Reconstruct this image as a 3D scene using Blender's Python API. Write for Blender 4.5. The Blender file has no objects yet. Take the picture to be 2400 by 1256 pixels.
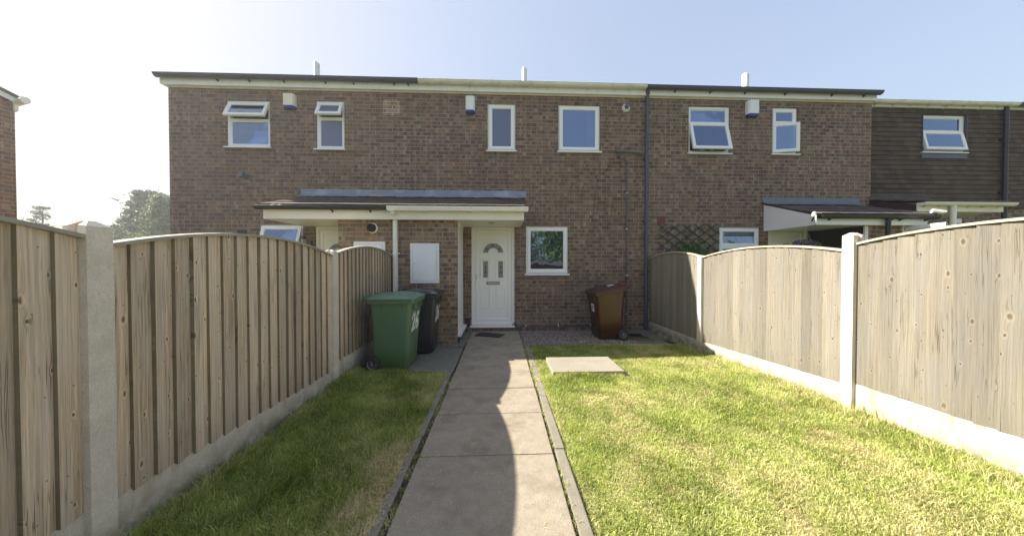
import bpy, math, random
import numpy as np
from mathutils import Vector, Matrix
random.seed(7); np.random.seed(7)
R = math.radians
sc = bpy.context.scene
col = sc.collection
# ------------------------------------------------------------------ camera
F = 700.0; H = 1.37
YAW = math.atan(28 / 700); PIT = math.atan(9.4 / 700)
cam = bpy.data.objects.new('camera', bpy.data.cameras.new('camera')); col.objects.link(cam)
cam.data.sensor_width = 36; cam.data.lens = 36 * F / 2400
cam.location = (0, 0, H); cam.rotation_euler = (R(90) - PIT, 0, -YAW)
cam.data.clip_start = .05; cam.data.clip_end = 800
sc.camera = cam
def ray(px, py):
    x = (px - 1200) / F; u = -(py - 628) / F
    cp, sp = math.cos(PIT), math.sin(PIT)
    fy = cp + u * sp; uz = u * cp - sp
    cy, sy = math.cos(YAW), math.sin(YAW)
    return x * cy + fy * sy, -x * sy + fy * cy, uz
def aty(px, py, Y):
    r = ray(px, py); t = Y / r[1]; return r[0] * t, H + r[2] * t
def atx(px, py, X):
    r = ray(px, py); t = X / r[0]; return r[1] * t, H + r[2] * t
def atz(px, py, Z):
    r = ray(px, py); t = (Z - H) / r[2]; return r[0] * t, r[1] * t
YW = 6.15

# ------------------------------------------------------------------ materials
MATS = {}
class NB:
    def __init__(s, name):
        s.m = bpy.data.materials.new(name); s.m.use_nodes = True
        s.t = s.m.node_tree; s.n = s.t.nodes; s.b = s.n['Principled BSDF']
    def node(s, typ, **kw):
        nd = s.n.new(typ)
        for k, v in kw.items(): setattr(nd, k, v)
        return nd
    def link(s, a, b): s.t.links.new(a, b)
    def setin(s, nd, i, v):
        if hasattr(v, 'is_output') or isinstance(v, bpy.types.NodeSocket): s.link(v, nd.inputs[i])
        elif v is not None: nd.inputs[i].default_value = v
    def math(s, op, a, b=None, c=None):
        nd = s.node('ShaderNodeMath', operation=op)
        s.setin(nd, 0, a)
        if b is not None: s.setin(nd, 1, b)
        if c is not None: s.setin(nd, 2, c)
        return nd.outputs[0]
    def mix(s, f, a, b, mode='MIX'):
        nd = s.node('ShaderNodeMix', data_type='RGBA', blend_type=mode)
        s.setin(nd, 0, f)
        for i, v in ((6, a), (7, b)):
            if isinstance(v, tuple): v = (*v[:3], 1)
            s.setin(nd, i, v)
        return nd.outputs[2]
    def noise(s, vec, scale, detail=3, rough=.55, dist=0):
        nd = s.node('ShaderNodeTexNoise'); nd.inputs['Scale'].default_value = scale
        nd.inputs['Detail'].default_value = detail; nd.inputs['Roughness'].default_value = rough
        nd.inputs['Distortion'].default_value = dist
        if vec is not None: s.link(vec, nd.inputs['Vector'])
        return nd.outputs['Fac']
    def ramp(s, v, stops, interp='LINEAR'):
        nd = s.node('ShaderNodeValToRGB'); cr = nd.color_ramp; cr.interpolation = interp
        while len(cr.elements) > len(stops): cr.elements.remove(cr.elements[-1])
        while len(cr.elements) < len(stops): cr.elements.new(.5)
        for e, (p, c) in zip(cr.elements, stops):
            e.position = p
            e.color = (c, c, c, 1) if isinstance(c, (int, float)) else (*c, 1)
        s.link(v, nd.inputs[0]); return nd.outputs[0]
    def pos(s): return s.node('ShaderNodeNewGeometry').outputs['Position']
    def obj(s): return s.node('ShaderNodeTexCoord').outputs['Object']
    def xyz(s, v):
        nd = s.node('ShaderNodeSeparateXYZ'); s.link(v, nd.inputs[0]); return nd.outputs
    def comb(s, x=0., y=0., z=0.):
        nd = s.node('ShaderNodeCombineXYZ')
        for i, v in enumerate((x, y, z)): s.setin(nd, i, v)
        return nd.outputs[0]
    def vmul(s, v, k):
        nd = s.node('ShaderNodeVectorMath', operation='MULTIPLY'); s.link(v, nd.inputs[0]); nd.inputs[1].default_value = k
        return nd.outputs[0]
    def attr(s, name):
        return s.node('ShaderNodeAttribute', attribute_name=name).outputs['Fac']
    def bump(s, h, strength=.5, dist=.01):
        nd = s.node('ShaderNodeBump'); nd.inputs['Strength'].default_value = strength; nd.inputs['Distance'].default_value = dist
        s.link(h, nd.inputs['Height']); s.link(nd.outputs[0], s.b.inputs['Normal'])
    def fin(s, color, rough=.8, spec=None, metal=None):
        s.setin(s.b, 'Base Color', (*color, 1) if isinstance(color, tuple) else color)
        s.setin(s.b, 'Roughness', rough)
        if spec is not None: s.b.inputs['Specular IOR Level'].default_value = spec
        if metal is not None: s.b.inputs['Metallic'].default_value = metal
        return s.m
def plain(name, c, rough=.5, metal=0, var=.15, scale=9, bump=0, spec=None, dirt=None):
    b = NB(name); p = b.obj()
    n = b.noise(p, scale, 4); n2 = b.noise(p, scale * 9, 3)
    k = b.math('MULTIPLY_ADD', n, var * 2, 1 - var)
    k2 = b.math('MULTIPLY_ADD', n2, var, 1 - var / 2)
    k = b.math('MULTIPLY', k, k2)
    cc = b.mix(1.0, c, b.comb(k, k, k), 'MULTIPLY')
    if dirt:
        d = b.ramp(b.noise(b.pos(), 2.3, 6, .7), [(.5, 0), (.72, 1)])
        cc = b.mix(b.math('MULTIPLY', d, dirt[1]), cc, dirt[0])
    if bump: b.bump(n2, bump, .004)
    return b.fin(cc, rough, spec, metal)

def brick_mat(name, tint=(1, 1, 1), zoff=0., xoff=0.):
    b = NB(name); p = b.xyz(b.pos())
    u = b.math('ADD', b.math('ADD', p[0], p[1]), 40.0 + xoff); v = b.math('ADD', p[2], zoff)
    w = b.noise(b.comb(u, v), 11, 2)
    vv = b.math('MULTIPLY_ADD', w, .006, v)
    uu = b.math('MULTIPLY_ADD', w, .010, u)
    vec = b.comb(uu, vv, 0.)
    A = b.node('ShaderNodeTexBrick'); A.offset = .5; A.offset_frequency = 2
    b.link(vec, A.inputs['Vector'])
    for k, q in (('Scale', 1), ('Mortar Size', .0052), ('Mortar Smooth', .25), ('Brick Width', .225), ('Row Height', .075)): A.inputs[k].default_value = q
    A.inputs['Color1'].default_value = (0, 0, 0, 1); A.inputs['Color2'].default_value = (1, 1, 1, 1); A.inputs['Mortar'].default_value = (.5, .5, .5, 1)
    B = b.node('ShaderNodeTexBrick'); B.offset = .37; B.offset_frequency = 3
    b.link(vec, B.inputs['Vector'])
    for k, q in (('Scale', 1), ('Mortar Size', .004), ('Mortar Smooth', 1.0), ('Brick Width', .0655), ('Row Height', .075)): B.inputs[k].default_value = q
    B.inputs['Color1'].default_value = (0, 0, 0, 1); B.inputs['Color2'].default_value = (1, 1, 1, 1); B.inputs['Mortar'].default_value = (0, 0, 0, 1)
    base = b.ramp(A.outputs['Color'], [(0, (.135, .098, .082)), (.14, (.165, .122, .098)), (.3, (.142, .108, .096)), (.48, (.175, .132, .104)), (.62, (.118, .088, .080)), (.74, (.185, .145, .118)), (.86, (.175, .108, .085)), (.93, (.150, .122, .105))], 'CONSTANT')
    dk = b.ramp(B.outputs['Color'], [(.66, 0), (.70, 1)])
    big = b.ramp(b.noise(b.comb(u, v), .8, 2), [(.3, .35), (.7, 1.0)])
    base = b.mix(b.math('MULTIPLY', b.math('MULTIPLY', dk, big), .74), base, (.062, .048, .048))
    lt = b.ramp(B.outputs['Color'], [(.0, 0), (.06, 0), (.07, 1), (.13, 1), (.14, 0)])
    base = b.mix(b.math('MULTIPLY', lt, .4), base, (.30, .26, .22))
    fine = b.noise(b.comb(u, v, p[1]), 130, 3, .7); mid = b.noise(b.comb(u, v, p[1]), 26, 4, .6)
    k = b.math('MULTIPLY', b.math('MULTIPLY_ADD', fine, .9, .55), b.math('MULTIPLY_ADD', mid, .7, .65))
    base = b.mix(1., base, b.comb(k, k, k), 'MULTIPLY')
    mort = b.ramp(b.noise(b.comb(u, v), 5, 4, .65), [(.3, (.24, .180, .130)), (.55, (.35, .255, .175)), (.75, (.42, .33, .235))])
    c = b.mix(A.outputs['Fac'], base, mort)
    # pale efflorescence flecks near the foot of the wall and green damp
    low = b.ramp(p[2], [(.0, 1), (.55, 0)])
    ef = b.ramp(b.noise(b.comb(u, v), 16, 4, .7), [(.60, 0), (.68, 1)])
    c = b.mix(b.math('MULTIPLY', b.math('MULTIPLY', ef, low), .55), c, (.42, .37, .31))
    gn = b.ramp(b.noise(b.comb(u, v), 1.7, 4, .6), [(.52, 0), (.7, 1)])
    c = b.mix(b.math('MULTIPLY', gn, .22), c, (.13, .12, .055))
    fl = b.ramp(b.noise(b.comb(u, v), 34, 1), [(.79, 0), (.81, 1)])
    c = b.mix(b.math('MULTIPLY', fl, .7), c, (.45, .42, .38))
    sk = b.noise(b.comb(b.math('MULTIPLY', u, 3.), b.math('MULTIPLY', v, .5)), 1.4, 4, .6); lf = b.noise(b.comb(u, v), .45, 3)
    kk = b.math('MULTIPLY', b.math('MULTIPLY_ADD', sk, .5, .75), b.math('MULTIPLY_ADD', lf, .5, .75))
    c = b.mix(1., c, b.comb(kk, kk, kk), 'MULTIPLY')
    c = b.mix(1., c, tint, 'MULTIPLY')
    hgt = b.math('ADD', b.math('MULTIPLY', b.math('SUBTRACT', 1., A.outputs['Fac']), 1.), b.math('MULTIPLY', fine, .35))
    b.bump(hgt, .7, .008)
    return b.fin(c, .9, .25)

def wood_mat(name, dark=(.28, .195, .12), light=(.77, .60, .43), grey=(.62, .53, .45), green=.5, ax='Y', kth=.45):
    """weathered softwood: grain runs along Z, one board per 'rnd' value"""
    b = NB(name); P = b.pos(); p = b.xyz(P); r = b.attr('rnd')
    h = p[1] if ax == 'Y' else p[0]
    hh = b.math('MULTIPLY_ADD', r, 37.3, h)
    zz = b.math('MULTIPLY_ADD', r, 11.7, p[2])
    # knots
    kv = b.node('ShaderNodeTexVoronoi'); kv.voronoi_dimensions = '2D'; kv.inputs['Scale'].default_value = 1; kv.inputs['Randomness'].default_value = .9
    b.link(b.comb(b.math('MULTIPLY', hh, 10.5), b.math('MULTIPLY', zz, 5.2)), kv.inputs['Vector'])
    kd = b.math('ADD', kv.outputs['Distance'], b.math('MULTIPLY_ADD', b.noise(b.comb(hh, zz), 60, 2), .06, -.03))
    kc = b.node('ShaderNodeSeparateColor'); b.link(kv.outputs['Color'], kc.inputs[0])
    has = b.math('GREATER_THAN', kc.outputs[0], kth); kd = b.math('MULTIPLY', kd, b.math('MULTIPLY_ADD', kc.outputs[1], 1.6, .95))
    infl = b.math('MULTIPLY', b.ramp(kd, [(.0, 1), (.34, 0)]), has)
    knot = b.math('MULTIPLY', b.ramp(kd, [(.05, 1), (.12, 0)]), has)
    krim = b.math('MULTIPLY', b.ramp(kd, [(.09, 0), (.14, 1), (.22, 0)]), has)
    wob = b.noise(b.comb(b.math('MULTIPLY', hh, 5), b.math('MULTIPLY', zz, .9)), 1.6, 3)
    hw = b.math('ADD', b.math('MULTIPLY_ADD', wob, .022, hh), b.math('MULTIPLY', infl, .014))
    g1 = b.noise(b.comb(b.math('MULTIPLY', hw, 95), b.math('MULTIPLY', zz, 1.3)), 1.0, 5, .65, .4)
    g2 = b.noise(b.comb(b.math('MULTIPLY', hw, 330), b.math('MULTIPLY', zz, 7)), 1.0, 3, .7)
    g = b.math('ADD', b.math('MULTIPLY', g1, .7), b.math('MULTIPLY', g2, .3))
    c = b.ramp(g, [(.33, dark), (.47, tuple((a + d) / 2 for a, d in zip(dark, light))), (.60, light)])
    pg = b.ramp(b.noise(b.comb(b.math('MULTIPLY', hh, 7), b.math('MULTIPLY', zz, 1.1)), 1.3, 4, .6), [(.38, 0), (.62, 1)])
    c = b.mix(b.math('MULTIPLY', pg, .65), c, b.mix(g, tuple(q * .55 for q in grey), tuple(min(1, q * 1.35) for q in grey)))
    br = b.math('MULTIPLY_ADD', r, .42, .79); c = b.mix(1., c, b.comb(br, br, br), 'MULTIPLY')
    c = b.mix(b.math('MULTIPLY', knot, .78), c, (.10, .065, .04))
    c = b.mix(b.math('MULTIPLY', krim, .35), c, tuple(q * 1.25 for q in light))
    gr = b.ramp(b.noise(b.comb(b.math('MULTIPLY', hh, 4), b.math('MULTIPLY', zz, .8)), 2.1, 4, .6), [(.55, 0), (.75, 1)])
    c = b.mix(b.math('MULTIPLY', gr, .35 * green), c, (.21, .22, .08))
    ck = b.noise(b.comb(b.math('MULTIPLY', hw, 60), b.math('MULTIPLY', zz, 1.1), 3.3), 1., 2, .5)
    crack = b.math('MULTIPLY', b.ramp(ck, [(.482, 0), (.5, 1), (.518, 0)]), b.ramp(b.noise(b.comb(b.math('MULTIPLY', hh, 6), b.math('MULTIPLY', zz, 1.5), 9.), 1.7, 2), [(.5, 0), (.62, 1)]))
    c = b.mix(b.math('MULTIPLY', crack, .8), c, (.09, .07, .05))
    foot = b.ramp(p[2], [(.22, .5), (.5, 0)]); c = b.mix(b.math('MULTIPLY', foot, b.noise(b.comb(b.math('MULTIPLY', hh, 9), zz), 2., 3)), c, (.16, .15, .09))
    e = b.attr('edge')
    c = b.mix(b.math('MULTIPLY', e, .72), c, (.10, .088, .04))
    # nail heads
    b.bump(b.math('ADD', g, b.math('MULTIPLY', b.math('ADD', knot, crack), -.6)), .8, .005)
    return b.fin(c, .88, .2)

def concrete_mat(name, c=(.30, .285, .25), var=.3, stain=(.17, .15, .11), st=.45, speck=.5, bump=.5, streak=False, scale=1.):
    b = NB(name); P = b.pos()
    n = b.noise(P, 1.6 * scale, 6, .65); m = b.noise(P, 14 * scale, 5, .7); f = b.noise(P, 160, 3, .7)
    k = b.math('MULTIPLY', b.math('MULTIPLY_ADD', n, var * 2, 1 - var), b.math('MULTIPLY_ADD', m, var * 1.4, 1 - var * .7))
    k = b.math('MULTIPLY', k, b.math('MULTIPLY_ADD', f, speck * 2, 1 - speck))
    cc = b.mix(1., c, b.comb(k, k, k), 'MULTIPLY')
    if streak:
        p = b.xyz(P)
        s = b.ramp(b.noise(b.comb(b.math('MULTIPLY', b.math('ADD', p[0], p[1]), 9), b.math('MULTIPLY', p[2], 1.2), 0.), 1.2, 4, .6), [(.50, 0), (.68, 1)])
        top = b.ramp(p[2], [(.02, .1), (.3, 1)])
        cc = b.mix(b.math('MULTIPLY', b.math('MULTIPLY', s, top), st), cc, stain)
    else:
        s = b.ramp(b.noise(P, 3.1, 6, .7), [(.48, 0), (.7, 1)])
        cc = b.mix(b.math('MULTIPLY', s, st), cc, stain)
    if name.startswith(('fence', 'gravel')):
        q_ = b.xyz(P)[2]; ft = b.ramp(q_, [(.03, .95), (.20, 0)])
        cc = b.mix(b.math('MULTIPLY', ft, b.ramp(b.noise(P, 9, 4, .7), [(.35, .2), (.6, 1)])), cc, (.17, .155, .085))
    pit = b.ramp(b.noise(P, 75, 2), [(.66, 0), (.72, 1)])
    cc = b.mix(b.math('MULTIPLY', pit, .35), cc, tuple(q * .35 for q in c))
    b.bump(b.math('ADD', f, b.math('MULTIPLY', m, 1.2)), bump, .004)
    return b.fin(cc, .92, .2)

def glass_mat(name, refl=.17, tint=(.58, .74, 1.0), rough=0.0):
    m = bpy.data.materials.new(name); m.use_nodes = True; t = m.node_tree; t.nodes.clear()
    o = t.nodes.new('ShaderNodeOutputMaterial'); mx = t.nodes.new('ShaderNodeMixShader'); g = t.nodes.new('ShaderNodeBsdfGlossy'); tr = t.nodes.new('ShaderNodeBsdfTransparent')
    g.inputs['Color'].default_value = (*tint, 1); g.inputs['Roughness'].default_value = rough
    tr.inputs['Color'].default_value = (.62, .68, .72, 1)
    fr = t.nodes.new('ShaderNodeFresnel'); fr.inputs['IOR'].default_value = 1.5
    ad = t.nodes.new('ShaderNodeMath'); ad.operation = 'MULTIPLY_ADD'; ad.use_clamp = True
    t.links.new(fr.outputs[0], ad.inputs[0]); ad.inputs[1].default_value = 1.6; ad.inputs[2].default_value = refl
    t.links.new(ad.outputs[0], mx.inputs[0]); t.links.new(tr.outputs[0], mx.inputs[1]); t.links.new(g.outputs[0], mx.inputs[2])
    nz = t.nodes.new('ShaderNodeTexNoise'); nz.inputs['Scale'].default_value = 2.2
    tc = t.nodes.new('ShaderNodeTexCoord'); t.links.new(tc.outputs['Object'], nz.inputs['Vector'])
    bp = t.nodes.new('ShaderNodeBump'); bp.inputs['Strength'].default_value = .12; bp.inputs['Distance'].default_value = .02
    t.links.new(nz.outputs[0], bp.inputs['Height']); t.links.new(bp.outputs[0], g.inputs['Normal'])
    t.links.new(mx.outputs[0], o.inputs[0]); return m

def leaf_mat(name, c1, c2, c3=None):
    b = NB(name); r = b.attr('rnd')
    c = b.ramp(r, [(0, c1), (.6, c2), (1, c3 or c2)])
    n = b.math('MULTIPLY_ADD', b.noise(b.pos(), 1.3, 3), .8, .6)
    c = b.mix(1., c, b.comb(n, n, n), 'MULTIPLY')
    m = b.fin(c, .6, .3)
    tr = b.node('ShaderNodeBsdfTranslucent'); b.link(c, tr.inputs[0])
    mx = b.node('ShaderNodeMixShader'); mx.inputs[0].default_value = .3
    out = b.n['Material Output']
    b.link(b.b.outputs[0], mx.inputs[1]); b.link(tr.outputs[0], mx.inputs[2]); b.link(mx.outputs[0], out.inputs[0])
    return m

M = {}
M['brick'] = brick_mat('brown_brick', (1.16, 1.13, 1.12), zoff=.012)
M['brick_store'] = brick_mat('porch_brick', (1.36, 1.32, 1.2), zoff=.03, xoff=.11)  # same brick tinted lighter and yellower, bounced path light put into the colour
M['brick_far'] = brick_mat('red_brown_brick', (1.25, 1.10, 1.0), zoff=.02)
M['patch'] = brick_mat('pale_patch_brick', (2.0, 2.15, 2.05), zoff=.012)
M['wood_l'] = wood_mat('board_lifted_for_shade')  # same timber as the right fence, colour lightened to offset the shade
M['wood_r'] = wood_mat('board_dimmed_for_sun', dark=(.155, .132, .10), light=(.255, .225, .18), grey=(.21, .198, .18), green=.5, kth=.45)  # same timber as the left fence, colour darkened to offset the sun
M['post'] = concrete_mat('fence_post_concrete', (.70, .63, .54), .2, (.40, .35, .27), .45, .4, 1.)
M['gravelboard'] = concrete_mat('gravel_board_concrete', (.58, .53, .46), .2, (.33, .25, .155), .85, .2, .6, streak=True)
M['path'] = concrete_mat('path_concrete', (.31, .265, .205), .34, (.16, .135, .10), .7, .8, .8)
M['pad'] = concrete_mat('pad_concrete', (.19, .185, .15), .25, (.11, .115, .07), .6, .5, .6)
M['slab'] = concrete_mat('slab_concrete', (.30, .27, .22), .15, (.2, .17, .12), .35, .4, .5)
M['kerb'] = concrete_mat('kerb_concrete', (.24, .215, .17), .35, (.12, .12, .065), .6, .5, .8)
M['upvc'] = plain('white_upvc', (.80, .81, .83), .28, var=.03, scale=3)
M['upvc_door'] = plain('cream_white_upvc', (.83, .82, .80), .3, var=.03, scale=3)
M['fascia'] = plain('white_fascia', (.78, .78, .79), .4, var=.07, scale=2, dirt=((.42, .41, .38), .35))
M['canopyboard'] = plain('canopy_white_board', (.78, .75, .68), .45, var=.07, scale=2.5, dirt=((.50, .46, .36), .3))
M['gutter_w'] = plain('dirty_white_gutter', (.74, .73, .70), .5, var=.1, scale=5, dirt=((.30, .29, .27), .6))
M['gutter_c'] = plain('white_gutter', (.76, .74, .68), .4, var=.05, scale=3, dirt=((.4, .4, .3), .3))
M['black'] = plain('black_plastic', (.018, .019, .025), .35, var=.2, scale=6)
M['bluegrey'] = plain('blue_grey_plastic', (.062, .070, .105), .4, var=.15, scale=6)
M['greypipe'] = plain('grey_pipe_plastic', (.12, .125, .14), .5, var=.2)
M['lead'] = plain('lead_flashing', (.20, .235, .32), .45, var=.25, scale=4, bump=.4, dirt=((.5, .53, .6), .5))
M['lead_dark'] = plain('dull_lead', (.14, .16, .20), .5, var=.25, scale=4, bump=.4)
M['tile'] = plain('dark_concrete_tile', (.085, .068, .062), .85, var=.35, scale=7, bump=.6, dirt=((.28, .20, .15), .45))
M['roof'] = plain('roof_tile', (.10, .085, .08), .9, var=.3, scale=3)
M['alarm'] = plain('alarm_box_cream', (.72, .70, .60), .35, var=.04)
M['alarm_w'] = plain('alarm_box_white', (.74, .77, .80), .35, var=.04)
M['alarm_b'] = plain('alarm_blue', (.015, .05, .22), .3, var=.05)
M['flue'] = plain('flue_white', (.68, .68, .66), .4, var=.08, scale=4, dirt=((.35, .35, .33), .4))
M['steel'] = plain('brushed_steel', (.45, .46, .48), .35, metal=.9, var=.1)
M['pane'] = glass_mat('window_glass')
M['pane_low'] = glass_mat('lower_window_glass', .16)
M['frost'] = plain('frosted_glass', (.085, .11, .21), .12, var=.12, scale=60, bump=.3, spec=.9)  # blue base colour stands in for the sky reflected in the glass
M['dark'] = plain('dark_interior', (.02, .02, .022), .9)
M['room'] = plain('room_plaster', (.35, .33, .28), .9, var=.05)
M['curtain'] = plain('net_curtain', (.62, .64, .70), .9, var=.08)
M['blind'] = plain('blind_slat', (.45, .46, .42), .5, var=.05)
M['greenbin'] = plain('green_plastic', (.085, .165, .088), .42, var=.08, scale=4, bump=.15, dirt=((.09, .13, .08), .25))
M['greenlid'] = plain('green_lid_plastic', (.11, .185, .125), .5, var=.12, scale=5, bump=.15, dirt=((.13, .17, .12), .5))
M['blackbin'] = plain('charcoal_plastic', (.022, .024, .032), .38, var=.15, scale=4, bump=.15, dirt=((.05, .045, .04), .5))
M['brownbin'] = plain('brown_plastic', (.058, .021, .010), .27, var=.15, scale=4, bump=.15, dirt=((.12, .06, .03), .3))
M['brownlid'] = plain('maroon_brown_plastic', (.075, .026, .024), .42, var=.12, scale=5, bump=.15)
M['paint'] = plain('white_paint', (.78, .78, .76), .6, var=.1)
M['label'] = plain('pale_paper_label', (.60, .64, .72), .5, var=.08)
M['ink'] = plain('dark_ink', (.05, .04, .05), .6)
M['inkred'] = plain('red_ink', (.35, .04, .05), .6)
M['rubber'] = plain('rubber', (.022, .023, .026), .7, var=.25, scale=10)
M['hub'] = plain('wheel_rim', (.16, .16, .16), .5, var=.2)
M['metalbox'] = plain('white_painted_steel', (.72, .75, .80), .35, var=.05, scale=4, dirt=((.5, .52, .56), .2))
M['terracotta'] = plain('terracotta_vent', (.17, .055, .04), .8, var=.2)
M['trellis'] = plain('green_stained_wood', (.035, .06, .04), .8, var=.3, scale=14)
M['mat'] = plain('black_doormat', (.018, .018, .022), .95, var=.5, scale=90, bump=.8)
M['petal'] = plain('purple_petal', (.22, .06, .36), .6, var=.3, scale=20)
M['stain_green'] = plain('green_stained_glass', (.10, .26, .03), .2)
M['stain_blue'] = plain('blue_stained_glass', (.01, .02, .16), .2)
M['stain_clear'] = plain('textured_clear_glass', (.22, .23, .22), .25, var=.6, scale=60, bump=1., spec=.8)
M['leadcame'] = plain('lead_came', (.04, .04, .045), .5)
M['stone'] = plain('roundel_stone', (.22, .20, .18), .9, var=.2, scale=30, bump=.6)
M['wire'] = plain('dark_wire', (.03, .03, .03), .5)
M['rust'] = plain('rust_stain', (.36, .17, .05), .95, var=.3, scale=30)
M['leaf'] = leaf_mat('climber_leaf', (.03, .08, .015), (.07, .16, .03), (.11, .22, .05))
M['conifer'] = leaf_mat('conifer_foliage', (.035, .06, .045), (.08, .11, .075), (.14, .18, .11))
M['conifer2'] = leaf_mat('yellow_green_conifer', (.08, .11, .05), (.15, .19, .085), (.24, .28, .13))
M['broad'] = leaf_mat('broad_leaf', (.07, .13, .03), (.19, .28, .07), (.34, .40, .12))
M['bark'] = plain('bark', (.10, .075, .05), .95, var=.3, scale=12, bump=.8)
M['lamp'] = plain('black_lantern_metal', (.012, .012, .014), .35)
M['lampglass'] = plain('lantern_glass', (.35, .37, .36), .12, var=.3, spec=.9)
M['bird'] = plain('bird_feather', (.09, .08, .075), .8)
M['lightdisc'] = plain('downlight_trim', (.45, .40, .28), .35, metal=.5)
M['recess_dark'] = plain('recess_shade_black', (.018, .016, .018), .55, var=.2)  # near-black colour puts the shade of the porch recess into these parts
M['fasciaboard_dark'] = plain('dark_maroon_board', (.035, .012, .018), .6, var=.2)
M['leaflitter'] = plain('dead_leaf', (.33, .17, .08), .9, var=.4, scale=30)
M['cloth'] = plain('yellow_cloth', (.6, .36, .02), .8)

def tile_hang_mat():
    b = NB('hung_clay_tile'); p = b.xyz(b.pos()); v = b.attr('rnd')
    u = b.math('ADD', p[0], b.math('MULTIPLY', v, 3.31))
    A = b.node('ShaderNodeTexBrick'); A.offset = 0
    b.link(b.comb(u, .5, 0.), A.inputs['Vector'])
    for k, q in (('Scale', 1), ('Mortar Size', .0022), ('Mortar Smooth', .3), ('Brick Width', .165), ('Row Height', 50.)): A.inputs[k].default_value = q
    A.inputs['Color1'].default_value = (0, 0, 0, 1); A.inputs['Color2'].default_value = (1, 1, 1, 1)
    c = b.ramp(A.outputs['Color'], [(0, (.075, .053, .042)), (.3, (.097, .070, .053)), (.6, (.084, .062, .050)), (.85, (.11, .076, .06))], 'CONSTANT')
    k = b.math('MULTIPLY', b.math('MULTIPLY_ADD', b.noise(b.pos(), 3, 4), .8, .6), b.math('MULTIPLY_ADD', b.noise(b.pos(), 60, 3), .6, .7))
    c = b.mix(1., c, b.comb(k, k, k), 'MULTIPLY')
    c = b.mix(b.math('MULTIPLY', A.outputs['Fac'], .7), c, (.015, .013, .012))
    b.bump(b.math('SUBTRACT', b.noise(b.pos(), 60, 3), A.outputs['Fac']), .4, .004)
    return b.fin(c, .85, .25)
M['hung'] = tile_hang_mat()

def soil_mat():
    b = NB('lawn_soil'); P = b.pos()
    n = b.noise(P, 2.2, 5, .65); f = b.noise(P, 90, 4, .75); m = b.noise(P, 17, 4, .7)
    c = b.ramp(n, [(.35, (.20, .24, .07)), (.5, (.32, .32, .12)), (.68, (.46, .39, .20))])
    k = b.math('MULTIPLY', b.math('MULTIPLY_ADD', f, 1.2, .4), b.math('MULTIPLY_ADD', m, .8, .6))
    c = b.mix(1., c, b.comb(k, k, k), 'MULTIPLY')
    b.bump(f, 1., .015); return b.fin(c, .95, .1)
M['soil'] = soil_mat()
def grass_mat():
    b = NB('grass_blade'); r = b.attr('rnd'); d = b.attr('dry')
    g = b.ramp(r, [(0, (.12, .17, .025)), (.5, (.39, .47, .10)), (1, (.68, .70, .26))])
    s = b.ramp(r, [(0, (.50, .39, .19)), (.5, (.76, .65, .38)), (1, (.88, .80, .54))])
    c = b.mix(d, g, s)
    m = b.fin(c, .55, .25)
    tr = b.node('ShaderNodeBsdfTranslucent'); b.link(c, tr.inputs[0])
    mx = b.node('ShaderNodeMixShader'); mx.inputs[0].default_value = .45
    b.link(b.b.outputs[0], mx.inputs[1]); b.link(tr.outputs[0], mx.inputs[2]); b.link(mx.outputs[0], b.n['Material Output'].inputs[0])
    return m
M['grass'] = grass_mat()
def pebble_mat():
    b = NB('pebbles'); r = b.attr('rnd')
    c = b.ramp(r, [(0, (.17, .13, .115)), (.3, (.27, .215, .19)), (.55, (.34, .285, .25)), (.8, (.22, .20, .19)), (.93, (.55, .51, .46))], 'CONSTANT')
    return b.fin(c, .85, .25)
M['pebble'] = pebble_mat()
M['earth'] = plain('dark_earth', (.055, .045, .03), 1., var=.4, scale=12, bump=.8)
def far_ground():
    b = NB('rough_grass_ground'); n = b.noise(b.pos(), .5, 5)
    c = b.ramp(n, [(.35, (.09, .12, .035)), (.65, (.20, .19, .09))]); return b.fin(c, .95, .1)
M['ground'] = far_ground()

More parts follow.
